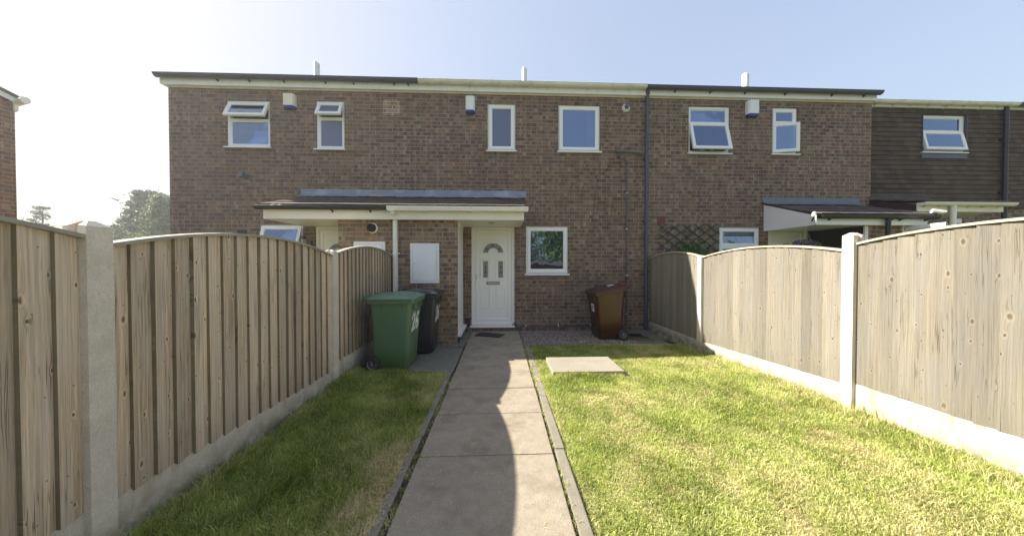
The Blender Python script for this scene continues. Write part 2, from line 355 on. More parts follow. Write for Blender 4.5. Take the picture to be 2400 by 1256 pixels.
# ------------------------------------------------------------------ mesh builder
class MB:
    def __init__(s): s.v = []; s.f = []; s.r = []; s.sm = []; s.e = []; s.cur = .5; s.edge = 0.
    def add(s, vs, fs, smooth=False):
        o = len(s.v); s.v += [tuple(v) for v in vs]
        for f in fs: s.f.append([i + o for i in f]); s.r.append(s.cur); s.sm.append(smooth); s.e.append(s.edge)
        return s
    def quad(s, a, b, c, d): return s.add([a, b, c, d], [(0, 1, 2, 3)])
    def box(s, x0, x1, y0, y1, z0, z1, ch=0.):
        if ch <= 0:
            vs = [(x, y, z) for x in (x0, x1) for y in (y0, y1) for z in (z0, z1)]
            return s.add(vs, [(0, 1, 3, 2), (4, 6, 7, 5), (0, 4, 5, 1), (2, 3, 7, 6), (0, 2, 6, 4), (1, 5, 7, 3)])
        bm = bmesh.new(); bmesh.ops.create_cube(bm, size=1)
        for v in bm.verts:
            v.co = Vector(((x0 + x1) / 2 + v.co.x * (x1 - x0), (y0 + y1) / 2 + v.co.y * (y1 - y0), (z0 + z1) / 2 + v.co.z * (z1 - z0)))
        bmesh.ops.bevel(bm, geom=bm.edges[:], offset=ch, segments=2, affect='EDGES', profile=.6)
        s.addbm(bm); return s
    def addbm(s, bm, mat=None, smooth=False):
        bm.verts.ensure_lookup_table(); bm.verts.index_update()
        vs = [(mat @ v.co) if mat else v.co.copy() for v in bm.verts]
        s.add(vs, [[v.index for v in f.verts] for f in bm.faces], smooth); bm.free()
    def prism(s, poly, axis, a, b):
        """poly: 2D points; axis: extrude axis 'x','y','z' from a to b"""
        n = len(poly)
        def P(p, t):
            return {'x': (t, p[0], p[1]), 'y': (p[0], t, p[1]), 'z': (p[0], p[1], t)}[axis]
        vs = [P(p, a) for p in poly] + [P(p, b) for p in poly]
        fs = [list(range(n))[::-1], list(range(n, 2 * n))] + [(i, (i + 1) % n, (i + 1) % n + n, i + n) for i in range(n)]
        return s.add(vs, fs)
    def tube(s, pts, r, n=10, caps=True, r2=None):
        pts = [Vector(p) for p in pts]; m = len(pts); rings = []
        up = Vector((0, 0, 1))
        for i, p in enumerate(pts):
            d = (pts[min(i + 1, m - 1)] - pts[max(i - 1, 0)]).normalized()
            a = d.cross(up)
            if a.length < .05: a = d.cross(Vector((0, 1, 0)))
            a.normalize(); b = d.cross(a).normalized()
            rr = r if r2 is None else r + (r2 - r) * i / max(1, m - 1)
            rings.append([p + a * rr * math.cos(2 * math.pi * k / n) + b * rr * math.sin(2 * math.pi * k / n) for k in range(n)])
        vs = [v for rg in rings for v in rg]
        fs = [(i * n + k, i * n + (k + 1) % n, (i + 1) * n + (k + 1) % n, (i + 1) * n + k) for i in range(m - 1) for k in range(n)]
        s.add(vs, fs, True)
        if caps:
            s.add(rings[0], [list(range(n))[::-1]]); s.add(rings[-1], [list(range(n))])
        return s
    def pipe(s, a, b, ro, ri, n=24):
        """hollow straight pipe from a to b"""
        a, b = Vector(a), Vector(b); d = (b - a).normalized()
        u = d.cross(Vector((0, 0, 1)))
        if u.length < .05: u = Vector((1, 0, 0))
        u.normalize(); w = d.cross(u)
        def ring(c, r): return [c + u * r * math.cos(2 * math.pi * k / n) + w * r * math.sin(2 * math.pi * k / n) for k in range(n)]
        rg = [ring(a, ri), ring(a, ro), ring(b, ro), ring(b, ri), ring(a, ri)]
        for q in range(4):
            s.add(rg[q] + rg[q + 1], [(k, (k + 1) % n, n + (k + 1) % n, n + k) for k in range(n)], q in (1, 3))
        return s
    def ring(s, x0, x1, z0, z1, prof):
        """mitred rectangular frame in the XZ plane, prof = [(inset, y), ...]"""
        rs = []
        for i, y in prof:
            rs.append([(x0 + i, y, z0 + i), (x1 - i, y, z0 + i), (x1 - i, y, z1 - i), (x0 + i, y, z1 - i)])
        vs = [p for r_ in rs for p in r_]
        fs = [(q * 4 + k, q * 4 + (k + 1) % 4, (q + 1) * 4 + (k + 1) % 4, (q + 1) * 4 + k) for q in range(len(prof) - 1) for k in range(4)]
        return s.add(vs, fs)
    def loft(s, rings, smooth=True, caps=True):
        n = len(rings[0]); vs = [p for r_ in rings for p in r_]
        fs = [(i * n + k, i * n + (k + 1) % n, (i + 1) * n + (k + 1) % n, (i + 1) * n + k) for i in range(len(rings) - 1) for k in range(n)]
        s.add(vs, fs, smooth)
        if caps: s.add(rings[0], [list(range(n))[::-1]]); s.add(rings[-1], [list(range(n))])
        return s
    def build(s, name, mat, parent=None, loc=None, rot=None, local=False):
        me = bpy.data.meshes.new(name)
        pw = Vector(WL.get(parent.name, (0, 0, 0))) if parent else Vector((0, 0, 0))
        L = Vector(loc) if loc is not None else pw
        vs = s.v if local else [(a - L.x, b - L.y, c - L.z) for a, b, c in s.v]
        me.from_pydata(vs, [], s.f)
        at = me.attributes.new('rnd', 'FLOAT', 'FACE'); at.data.foreach_set('value', s.r)
        if any(s.e): at = me.attributes.new('edge', 'FLOAT', 'FACE'); at.data.foreach_set('value', s.e)
        me.polygons.foreach_set('use_smooth', s.sm)
        bm = bmesh.new(); bm.from_mesh(me); bmesh.ops.recalc_face_normals(bm, faces=bm.faces[:]); bm.to_mesh(me); bm.free()
        me.materials.append(mat)
        o = bpy.data.objects.new(name, me); col.objects.link(o)
        if parent: o.parent = parent
        o.location = L - pw
        if rot: o.rotation_euler = rot
        WL[o.name] = tuple(L)
        return o
import bmesh
WL = {}
def tag(o, label=None, cat=None, group=None, kind=None):
    if label: o['label'] = label
    if cat: o['category'] = cat
    if group: o['group'] = group
    if kind: o['kind'] = kind
    return o
def empty(name, loc, label, cat, group=None):
    o = bpy.data.objects.new(name, None); col.objects.link(o); o.location = loc; WL[o.name] = tuple(loc); o.empty_display_size = .1
    return tag(o, label, cat, group)

# ------------------------------------------------------------------ generic building parts
def wall_holes(mb, x0, x1, z0, z1, y, holes, depth=.10):
    xs = sorted({x0, x1, *[v for h in holes for v in (h[0], h[1])]}); zs = sorted({z0, z1, *[v for h in holes for v in (h[2], h[3])]})
    xs = [v for v in xs if x0 <= v <= x1]; zs = [v for v in zs if z0 <= v <= z1]
    def inh(x, z): return any(h[0] < x < h[1] and h[2] < z < h[3] for h in holes)
    for a, b in zip(xs, xs[1:]):
        for c, d in zip(zs, zs[1:]):
            if not inh((a + b) / 2, (c + d) / 2): mb.quad((a, y, c), (b, y, c), (b, y, d), (a, y, d))
    for h in holes:
        a, b, c, d = max(h[0], x0), min(h[1], x1), max(h[2], z0), min(h[3], z1)
        mb.quad((a, y, c), (a, y + depth, c), (a, y + depth, d), (a, y, d)); mb.quad((b, y, c), (b, y, d), (b, y + depth, d), (b, y + depth, c))
        mb.quad((a, y, d), (a, y + depth, d), (b, y + depth, d), (b, y, d)); mb.quad((a, y, c), (b, y, c), (b, y + depth, c), (a, y + depth, c))

def rect(px0, py0, px1, py1, Y):
    a = aty(px0, py0, Y); b = aty(px1, py1, Y); c = aty(px0, py1, Y); d = aty(px1, py0, Y)
    return ((a[0] + c[0]) / 2, (b[0] + d[0]) / 2, (b[1] + c[1]) / 2, (a[1] + d[1]) / 2)   # x0,x1,z0,z1

def window(parent, r, yw, top=None, open_top=0, open_low=0, side_open=0, fixed_low=False, sill=True, glass='pane', back=None, label=None):
    """r = opening; top = height of the upper light (None: one light); angles in degrees"""
    x0, x1, z0, z1 = r; yf = yw + .022
    mb = MB()
    mb.ring(x0, x1, z0, z1, [(0, yf + .07), (0, yf + .002), (.003, yf), (.045, yf), (.055, yf + .01), (.055, yf + .07), (0, yf + .07)])
    lights = []
    if top is None: lights.append((x0, x1, z0, z1, 'one'))
    else:
        zt = z1 - top
        mb.box(x0 + .055, x1 - .055, yf + .001, yf + .06, zt - .022, zt + .022, .004)
        lights.append((x0, x1, zt - .03, z1, 'top')); lights.append((x0, x1, z0, zt + .03, 'low'))
    w = mb.build('window', M['upvc'], parent)
    if label: w['label'] = label
    for a, b, c, d, k in lights:
        ang = {'one': 0, 'top': open_top, 'low': open_low or side_open}[k]
        i = .028
        fixed = (k == 'low' and fixed_low) or (k == 'top' and open_low and not open_top)
        A, B, C, D = a + i, b - i, c + i, d - i
        hinge = Vector((A, yf - .004, D)) if not (k == 'low' and side_open) else Vector((A, yf - .004, C))
        rot = (0, 0, 0)
        if ang: rot = (-R(ang), 0, 0) if not (k == 'low' and side_open) else (0, 0, -R(ang))
        if fixed:
            s = MB(); s.ring(A, B, C, D, [(.018, yf + .01), (.03, yf + .012), (.045, yf + .03)])
            g0 = .04; yg = yf + .026
        else:
            s = MB(); s.ring(A, B, C, D, [(.0, yf + .03), (.0, yf - .010), (.004, yf - .014), (.05, yf - .014), (.062, yf - .008), (.068, yf + .008), (.068, yf + .03), (0, yf + .03)])
            g0 = .066; yg = yf + .006
        s.build('sash', M['upvc'], w, loc=hinge, rot=rot)
        p = MB(); p.box(A + g0, B - g0, yg, yg + .006, C + g0, D - g0)
        p.build('pane', M[glass], w, loc=hinge, rot=rot)
    if sill:
        s = MB(); s.prism([(yw + .03, z0 - .002), (yw - .045, z0 - .010), (yw - .05, z0 - .014), (yw - .05, z0 - .034), (yw + .0, z0 - .034), (yw + .03, z0 - .034)], 'x', x0 - .03, x1 + .03)
        s.build('sill', M['upvc'], w)
    # room behind: side drapes, nets or blinds
    if back == 'curtain_right':
        c = MB(); n = 16; X0 = x1 - .24; X1 = x1 - .07
        for q in range(n):
            ya = yw + .17 + .012 * math.sin(q * 1.9); yb = yw + .17 + .012 * math.sin((q + 1) * 1.9)
            xa = X0 + (X1 - X0) * q / n; xb = X0 + (X1 - X0) * (q + 1) / n
            c.quad((xa, ya, z0), (xb, yb, z0), (xb, yb, z1), (xa, ya, z1))
        c.build('curtain', M['curtain'], w)
    if back == 'net':
        c = MB(); n = 60
        for q in range(n):
            f = lambda k: yw + .2 + .018 * math.sin(k * .9) + .01 * math.sin(k * 2.3)
            xa = x0 + .12 + (x1 - x0 - .2) * q / n; xb = x0 + .12 + (x1 - x0 - .2) * (q + 1) / n
            c.quad((xa, f(q), z0), (xb, f(q + 1), z0), (xb, f(q + 1), z1), (xa, f(q), z1))
        c.build('curtain', M['curtain'], w)
    if back == 'blind':
        c = MB(); z = z0 + .1
        while z < z1 - .07:
            c.quad((x0 + .07, yw + .12, z), (x1 - .07, yw + .12, z), (x1 - .07, yw + .134, z + .012), (x0 + .07, yw + .134, z + .012)); z += .030
        for xx in (x0 + .22, x1 - .22): c.box(xx, xx + .003, yw + .118, yw + .12, z0 + .06, z1 - .06)
        c.build('blind', M['blind'], w)
        v = MB(); cx = x0 + .24
        v.loft([[(cx + r_ * math.cos(t * math.pi / 8), yw + .22 + r_ * math.sin(t * math.pi / 8), z) for t in range(16)] for z, r_ in ((z0 + .06, .022), (z0 + .12, .03), (z0 + .22, .045), (z0 + .225, .04))])
        v.build('vase', M['curtain'], w)
    if back == 'ornaments':
        v = MB(); cx = x1 - .24
        v.tube([(cx, yw + .2, z0 + .05), (cx, yw + .2, z0 + .3)], .028, 12)
        v.tube([(cx - .2, yw + .2, z0 + .05), (cx - .21, yw + .2, z0 + .15)], .02, 8)
        for q in range(12):
            a = random.random() * 6.28; v.tube([(cx - .2, yw + .2, z0 + .12), (cx - .2 + .07 * math.cos(a), yw + .2, z0 + .16 + .05 * math.sin(a))], .006, 5)
        v.build('ornament', M['curtain'], w)
    return w

def gutter(parent, x0, x1, yc, z, r=.055, mat='black', name='gutter', brackets=(), square=False, stop0=True, stop1=True, bowl=True):
    mb = MB(); t = .004; n = 14
    if square: prof = [(-r, 0), (-r, -r * .35), (-r * .82, -r * 1.15), (r * .82, -r * 1.15), (r, -r * .35), (r, 0)]
    else: prof = [(-r * math.cos(a), -r * 1.05 * math.sin(a)) for a in [math.pi * k / n for k in range(n + 1)]]
    inner = [(p[0] * .93, p[1] * .93 + (0.0)) for p in prof]
    poly = prof + inner[::-1]
    k = len(prof)
    for (a, b) in ((x0, x1),):
        vs = [(a, yc + p[0], z + p[1]) for p in poly] + [(b, yc + p[0], z + p[1]) for p in poly]; m = len(poly)
        mb.add(vs, [(i, (i + 1) % m, (i + 1) % m + m, i + m) for i in range(m)], not square)
        if stop0: mb.add([(a - .002, yc + p[0] * 1.04, z + p[1] * 1.04) for p in prof], [list(range(k))])
        if stop1: mb.add([(b + .002, yc + p[0] * 1.04, z + p[1] * 1.04) for p in prof], [list(range(k))])
    # beaded front lip
    mb.tube([(x0, yc - r, z), (x1, yc - r, z)], .006, 6)
    g = mb.build(name, M[mat], parent)
    for x in brackets:
        b = MB(); vs = [(x - .014, yc + p[0] * 1.07, z + p[1] * 1.07) for p in prof] + [(x + .014, yc + p[0] * 1.07, z + p[1] * 1.07) for p in prof]
        b.add(vs, [(i, i + 1, i + 1 + k, i + k) for i in range(k - 1)])
        b.prism([(yc + .0, z - r * 1.0), (yc + r * 1.6, z - r * 1.9), (yc + r * 1.6, z - r * .3)], 'x', x - .010, x + .010)
        b.build('gutter_bracket', M[mat], g)
    return g

def alarm(parent, px0, py0, px1, py1, mat, side):
    x0, x1, z0, z1 = rect(px0, py0, px1, py1, YW - .09)
    mb = MB(); zb = z0 + .055
    c = .03
    mb.prism([(x0, YW), (x0 + .006, YW - .06), (x0 + c, YW - .095), (x1 - c, YW - .095), (x1 - .006, YW - .06), (x1, YW)], 'z', zb, z1)
    o = mb.build('alarm_box', M[mat], parent)
    b = MB()
    def rg(z, k): return [((x0 + x1) / 2 + (x - (x0 + x1) / 2) * k, YW - (YW - y) * k2, z) for (x, y), k2 in zip([(x0, YW), (x0 + .006, YW - .06), (x0 + c, YW - .095), (x1 - c, YW - .095), (x1 - .006, YW - .06), (x1, YW)], [k] * 6)]
    b.loft([rg(zb - .001, .985), rg(zb - .03, .97), rg(z0, .8)], smooth=False)
    b.build('strobe_lens', M['alarm_b'], o)
    return o

def downpipe(parent, x, y, z0, z1, r=.034, mat='bluegrey', clips=(), square=False, shoe=False):
    mb = MB()
    if square: mb.box(x - r, x + r, y - r, y + r, z0, z1, .006)
    else: mb.tube([(x, y, z0), (x, y, z1)], r, 20)
    o = mb.build('downpipe', M[mat], parent)
    for z in clips:
        b = MB()
        if square: b.box(x - r - .004, x + r + .004, y - r - .004, y + r + .02, z - .012, z + .012, .002); b.box(x + r, x + r + .03, y + r * .2, y + r + .02, z - .010, z + .010)
        else: b.tube([(x, y, z - .02), (x, y, z + .02)], r + .006, 20); b.box(x - r - .03, x + r + .03, y + r * .5, y + r + .02, z - .012, z + .012)
        b.build('pipe_clip', M[mat], o)
    return o

def flue_stack(parent, px0, px1, pytop, Y):
    x0, z = aty(px0, pytop, Y); x1, _ = aty(px1, pytop, Y); cx = (x0 + x1) / 2; r = abs(x1 - x0) / 2
    mb = MB(); n = 20
    def rg(z, r, sl=0.): return [(cx + r * math.cos(2 * math.pi * k / n), Y + r * math.sin(2 * math.pi * k / n), z + sl * math.cos(2 * math.pi * k / n)) for k in range(n)]
    mb.loft([rg(4.9, r), rg(z - .02, r, -.012), rg(z, r * .8, -.02)])
    return mb.build('flue_stack', M['flue'], parent)

def door(parent, r, yw, cut=None, handle_left=True):
    """glazed panel front door; r = frame opening"""
    x0, x1, z0, z1 = r
    mb = MB(); yf = yw + .02
    mb.ring(x0, x1, z0, z1 + .0, [(0, yf + .08), (0, yf), (.05, yf), (.06, yf + .014), (.068, yf + .014), (.072, yf + .08)])
    f = mb.build('door', M['upvc_door'], parent); f['label'] = 'white panelled front door with a leaded half-round light'
    a, b, c, d = x0 + .072, x1 - .072, z0 + .072, z1 - .072
    s = MB(); ys = yf + .018
    s.ring(a, b, c, d, [(.0, ys + .04), (0, ys), (.004, ys - .004), (.062, ys - .004), (.072, ys + .008)])
    s.box(a + .07, b - .07, ys + .006, ys + .04, c + .07, d - .07)
    yl = ys + .006
    W = b - a - .14; cx = (a + b) / 2; hgt = d - c - .14; zb = c + .07
    def panel(px, pz, w, h, glass=False):
        X0, X1, Z0, Z1 = px - w / 2, px + w / 2, pz - h / 2, pz + h / 2
        s.ring(X0, X1, Z0, Z1, [(0, yl + .002), (0.004, yl - .008), (.014, yl - .010), (.026, yl - .001), (.03, yl - .001)])
    ox = W * .26
    panel(cx - ox, zb + hgt * .243, W * .32, hgt * .245); panel(cx + ox, zb + hgt * .243, W * .32, hgt * .245)
    panel(cx - ox, zb + hgt * .577, W * .33, hgt * .245); panel(cx + ox, zb + hgt * .577, W * .33, hgt * .245)
    # arch moulding
    zc = zb + hgt * .775; Ro = W * .42; Rm = W * .34; Ri = W * .17
    def arc(Ra, Rb, ya, yb, zc=zc, n=20):
        for q in range(n):
            t0, t1 = math.pi * q / n, math.pi * (q + 1) / n
            P = lambda Rr, t, y: (cx + Rr * math.cos(t), y, zc + Rr * math.sin(t) * .95)
            s.quad(P(Ra, t0, ya), P(Ra, t1, ya), P(Rb, t1, yb), P(Rb, t0, yb))
    arc(Ro, Ro - .006, yl, yl - .010); arc(Ro - .006, Rm + .006, yl - .010, yl - .010); arc(Rm + .006, Rm, yl - .010, yl)
    arc(Ri, Ri - .006, yl, yl - .010); arc(Ri - .006, Ri - .03, yl - .010, yl - .010); arc(Ri - .03, Ri - .036, yl - .010, yl)
    for sx in (-1, 1): s.box(cx + sx * (Ri - .02) - (0 if sx > 0 else (Ro - Ri + .02)), cx + sx * (Ri - .02) + ((Ro - Ri + .02) if sx > 0 else 0), yl - .010, yl + .002, zc - .032, zc + .0, .003)
    s.build('door_leaf', M['upvc_door'], f)
    g = MB()
    n = 20
    for q in range(n):
        t0, t1 = math.pi * q / n, math.pi * (q + 1) / n
        P = lambda Rr, t: (cx + Rr * math.cos(t), yl - .002, zc + .0 + Rr * math.sin(t) * .95)
        g.quad(P(Rm - .0, t0), P(Rm, t1), P(Ri, t1), P(Ri, t0))
    gl = g.build('leaded_glass', M['stain_clear'], f)
    for sx in (-1, 1):
        g = MB(); X = cx + sx * ox; w = W * .165; z = zb + hgt * .577; h = hgt * .195
        g.quad((X - w / 2, yl - .003, z - h / 2), (X + w / 2, yl - .003, z - h / 2), (X + w / 2, yl - .003, z + h / 2), (X - w / 2, yl - .003, z + h / 2))
        g.build('leaded_glass', M['stain_clear'], f)
    class PB:
        def __init__(s, name, m): s.nm, s.m = name, m
        def quad(s, *a): q = MB(); q.quad(*a); q.build(s.nm, s.m, f)
        def box(s, *a): q = MB(); q.box(*a); q.build(s.nm, s.m, f)
    bl = PB('blue_glass', M['stain_blue']); gr = PB('green_glass', M['stain_green']); ld = PB('glazing_bar', M['leadcame'])
    def dia(m, X, Z, r_, y=yl - .006, rz=1.2): m.quad((X - r_, y, Z), (X, y, Z - r_ * rz), (X + r_, y, Z), (X, y, Z + r_ * rz))
    for sx in (-1, 1):
        X = cx + sx * ox; z = zb + hgt * .577; h = hgt * .195; w = W * .165
        for k in (-.19, .17):
            dia(bl, X, z + h * k, .019)
            ld.box(X - w / 2, X + w / 2, yl - .0055, yl - .004, z + h * k - .0015, z + h * k + .0015)
        for k in (-.42, -.02, .40): gr.quad((X - .009, yl - .005, z + h * k - .026), (X + .009, yl - .005, z + h * k - .026), (X + .012, yl - .005, z + h * k + .026), (X - .012, yl - .005, z + h * k + .026))
        ld.box(X - .001, X + .001, yl - .0045, yl - .0035, z - h / 2, z + h / 2)
    for t in (math.pi * .17, math.pi * .5, math.pi * .83):
        Rr = (Rm + Ri) / 2; dia(bl, cx + Rr * math.cos(t), zc + Rr * math.sin(t) * .95, .020)
    for t in (math.pi * .33, math.pi * .67):
        Rr = (Rm + Ri) / 2; X = cx + Rr * math.cos(t); Z = zc + Rr * math.sin(t) * .95
        tx, tz = -math.sin(t), math.cos(t); e = .034
        gr.quad((X - tx * e, yl - .005, Z - tz * e), (X - tz * .010, yl - .005, Z + tx * .010), (X + tx * e, yl - .005, Z + tz * e), (X + tz * .010, yl - .005, Z - tx * .010))
    # letter plate
    l = MB(); lz = zb + hgt * .415; l.box(cx - W * .22, cx + W * .22, yl - .014, yl, lz - .03, lz + .03, .004)
    l.build('letter_plate', M['leadcame'], f)
    l = MB(); l.box(cx - W * .195, cx + W * .195, yl - .019, yl - .014, lz - .021, lz + .021, .002); l.build('letter_flap', M['steel'], f)
    hX = a + .03 if handle_left else b - .03; sg = 1 if handle_left else -1
    hz = zb + hgt * .50
    l = MB(); l.box(hX - .014, hX + .014, ys - .016, ys - .004, hz - .11, hz + .045, .004)
    l.tube([(hX, ys - .01, hz + .02), (hX, ys - .05, hz + .02), (hX + sg * .02, ys - .056, hz + .02), (hX + sg * .11, ys - .056, hz + .02)], .008, 8)
    l.build('door_handle', M['upvc'], f)
    l = MB(); l.tube([(hX, ys - .018, hz - .04), (hX, ys - .015, hz - .04)], .008, 10); l.box(hX - .003, hX + .003, ys - .018, ys - .015, hz - .062, hz - .04); l.build('lock', M['lamp'], f)
    l = MB(); l.box(x0 - .03, x1 + .0, yw - .055, yf + .02, z0 - .04, z0 - .001, .006); l.build('threshold', M['upvc'], f)
    return f

# ------------------------------------------------------------------ terrace
Z_EAVE = 4.84
Xe = [aty(397, 350, YW)[0], aty(985, 218, YW)[0], aty(1512, 230, YW)[0], aty(2041, 400, YW)[0]]
holes = {
    'w1': rect(531, 236, 633, 344, YW), 'w2': rect(741, 237, 807, 349, YW), 'w10': rect(609, 527, 710, 600, YW),
    'w3': rect(1143, 244, 1208, 353, YW), 'w4': rect(1309, 247, 1406, 355, YW), 'w5': rect(1233, 531, 1331, 641, YW),
    'w6': rect(1614, 250, 1710, 359, YW), 'w7': rect(1810, 253, 1869, 361, YW), 'w8': rect(1685, 533, 1780, 648, YW),
}
d2 = rect(1105, 531, 1206, 762, YW)
d1 = rect(740, 531, 841, 762, YW)
d3x0 = aty(1800, 560, YW)[0]; d3 = (d3x0, d3x0 + .90, d2[2], d2[3])
house_labels = [
    'left end brown brick terraced house with black gutter and two open top windows upstairs',
    'middle brown brick terraced house with dirty white gutter, white front door and porch directly ahead',
    'brown brick terraced house right of the blue-grey downpipe, with lattice trellis and open windows',
]
def roof_part(parent, x0, x1, ye, ze, mat='roof', oh0=0., oh1=0.):
    mb = MB(); p = math.tan(R(14)); yr = ye + 4.2
    mb.prism([(ye, ze), (yr, ze + 4.2 * p), (yr + 4.0, ze), (yr + 4.0, ze - .12), (yr, ze + 4.2 * p - .12), (ye, ze - .10)], 'x', x0 - oh0, x1 + oh1)
    return mb.build('roof', M[mat], parent)
houses = []
for i in range(3):
    x0, x1 = Xe[i], Xe[i + 1]
    root = empty('terraced_house', ((x0 + x1) / 2, YW, 0), house_labels[i], 'house', 'terraced houses in the row ahead')
    houses.append(root)
    hs = [[holes['w1'], holes['w2'], holes['w10'], d1], [holes['w3'], holes['w4'], holes['w5'], d2], [holes['w6'], holes['w7'], holes['w8'], d3]][i]
    mb = MB(); wall_holes(mb, x0, x1, -.3, 4.99, YW, hs, .11)
    # the other three sides of the house, so that the rooms are closed
    mb.build('wall', M['brick'], root)
    mb = MB(); mb.quad((x0 + .001, YW + .002, -.3), (x0 + .001, YW + 8, -.3), (x0 + .001, YW + 8, 4.9), (x0 + .001, YW + .002, 4.9)) if i == 0 else None
    mb.quad((x0, YW + 8, -.3), (x1, YW + 8, -.3), (x1, YW + 8, 4.9), (x0, YW + 8, 4.9))
    if i == 2: mb.quad((x1, YW + .002, -.3), (x1, YW + 8, -.3), (x1, YW + 8, 4.9), (x1, YW + .002, 4.9))
    if i == 0:
        # toothed brick corner: alternate courses stand a few millimetres proud at the quoin
        z = .0 - .012
        while z < 4.8:
            mb.box(x0 - .006, x0 + .10, YW + .0015, YW + .1, z + .008, z + .068); z += .075
    mb.build('rear_wall', M['brick'], root)
    rm = MB()   # inner rooms
    rm.box(x0 + .05, x1 - .05, YW + .112, YW + 4.0, .02, 2.42); rm.box(x0 + .05, x1 - .05, YW + .112, YW + 4.0, 2.6, 4.8)
    rmv = MB()
    for (za, zb) in ((.02, 2.42), (2.6, 4.8)):
        ya, yb = YW + .115, YW + 3.6; xa, xb = x0 + .05, x1 - .05
        rmv.quad((xa, yb, za), (xb, yb, za), (xb, yb, zb), (xa, yb, zb)); rmv.quad((xa, ya, za), (xa, yb, za), (xa, yb, zb), (xa, ya, zb)); rmv.quad((xb, ya, za), (xb, yb, za), (xb, yb, zb), (xb, ya, zb))
        rmv.quad((xa, ya, za), (xb, ya, za), (xb, yb, za), (xa, yb, za)); rmv.quad((xa, ya, zb), (xb, ya, zb), (xb, yb, zb), (xa, yb, zb))
    rmv.build('room', M['room'], root)
    roof_part(root, x0, x1, YW - .04, 4.985, oh0=.08 if i == 0 else 0, oh1=.0 if i == 2 else 0)
    # fascia
    fb = MB(); fb.box(x0 - (.05 if i == 0 else -.001), x1 + (.0 if i < 2 else .02), YW - .075, YW + .01, Z_EAVE - .005, 4.995, .004)
    if i == 0: fb.box(x0 - .08, x0 - .052, YW - .08, YW + 4, Z_EAVE + .01, 5.0)
    fb.build('fascia', M['fascia'], root)
    st = MB(); st.box(x0 + .002, x1 - .002, YW - .012, YW + .003, Z_EAVE - .022, Z_EAVE - .006); st.build('soffit_trim', M['canopyboard'], root)
def along(a, b, px): return aty(px, 200, YW - .13)[0]
gy = YW - .135
gutter(houses[0], Xe[0] - .09, Xe[1] - .002, gy, 5.0, .062, 'bluegrey', brackets=[along(0, 0, p) for p in (505, 580, 662, 760, 826, 922, 955)], stop0=True)
gutter(houses[1], Xe[1] + .001, Xe[2] - .04, gy, 4.995, .062, 'gutter_w', brackets=[along(0, 0, p) for p in (1003, 1100, 1195, 1285, 1380, 1445, 1477)])
gutter(houses[2], Xe[2] - .038, Xe[3] + .02, gy, 4.985, .060, 'bluegrey', brackets=[along(0, 0, p) for p in (1585, 1668, 1750, 1845, 1955, 2030)])

# windows
window(houses[0], holes['w1'], YW, top=.37, open_top=24, fixed_low=True, label='upstairs window with its top light propped open, wider of two')
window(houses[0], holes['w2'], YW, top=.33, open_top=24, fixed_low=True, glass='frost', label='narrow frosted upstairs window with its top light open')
window(houses[0], holes['w10'], YW, top=.42, open_top=18, fixed_low=True, glass='pane', sill=False, label='ground floor window with its top light open')
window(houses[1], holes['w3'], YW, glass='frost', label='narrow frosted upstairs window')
window(houses[1], holes['w4'], YW, back='curtain_right', label='wide upstairs window with a white curtain on its right')
window(houses[1], holes['w5'], YW, glass='pane_low', back='blind', label='ground floor window with slatted blind beside the front door')
window(houses[2], holes['w6'], YW, top=.34, open_low=14, back='ornaments', label='wide upstairs window with its lower sash pushed open')
window(houses[2], holes['w7'], YW, top=.34, side_open=13, label='narrow upstairs window with its lower casement open')
window(houses[2], holes['w8'], YW, top=.40, glass='pane_low', label='ground floor window behind the fence')

# front doors
dr2 = door(houses[1], d2, YW)
door(houses[0], d1, YW); door(houses[2], d3, YW)

# boxed threshold step
# alarms
alarm(houses[0], 660, 219, 688, 253, 'alarm', 1)
alarm(houses[1], 1090, 225, 1113, 264, 'alarm_w', 1)
alarm(houses[2], 1755, 234, 1782, 272, 'alarm_w', -1)
# flue stacks
flue_stack(houses[0], 736, 749, 147, 7.2); flue_stack(houses[1], 1223.5, 1235, 160.5, 7.2); flue_stack(houses[2], 1740, 1754, 175, 7.2)
# pale brick patch
x0, x1, z0, z1 = rect(898, 234, 937, 271, YW)
mb = MB(); mb.box(x0, x1, YW - .003, YW + .01, z0, z1); mb.build('blocked_vent', M['patch'], houses[0])
# round vent left
def disc_vent(parent, px, py, rpx, mat, name, Y=YW, out=.03, hood=False):
    x, z = aty(px, py, Y); r = rpx * Y / 700
    mb = MB(); mb.pipe((x, Y, z), (x, Y - out, z), r, r * .72); o = mb.build(name, M[mat], parent)
    c = MB(); c.tube([(x, Y - out * .2, z), (x, Y - out * .5, z)], r * .72, 18); c.build('vent_core', M['dark'], o)
    return o
x, z = aty(578, 414, YW)
mb = MB(); mb.tube([(x, YW, z), (x, YW - .01, z)], .07, 20); mb.tube([(x, YW, z), (x, YW - .07, z)], .048, 16); mb.tube([(x - .03, YW - .07, z), (x - .03, YW - .12, z + .01)], .05, 16)
mb.build('wall_vent', M['greypipe'], houses[0])
x0, x1, z0, z1 = rect(557, 539, 578, 552, YW)
mb = MB(); mb.box(x0, x1, YW - .02, YW + .01, z0, z1, .004); o = mb.build('vent_grille', M['lamp'], houses[0])
# boiler flue upper right of house two
x, z = aty(1467, 254, YW)
mb = MB()
n = 28
mb.loft([[(x + r_ * math.cos(2 * math.pi * k / n), YW - d, z + r_ * math.sin(2 * math.pi * k / n)) for k in range(n)] for r_, d in ((.085, 0), (.085, .012), (.07, .022), (.05, .03))])
o = mb.build('boiler_flue', M['flue'], houses[1])
c = MB(); c.pipe((x, YW - .02, z + .01), (x + .005, YW - .10, z + .02), .045, .036); c.tube([(x, YW - .03, z + .01), (x + .004, YW - .09, z + .018)], .030, 14); c.build('flue_terminal', M['hub'], o)
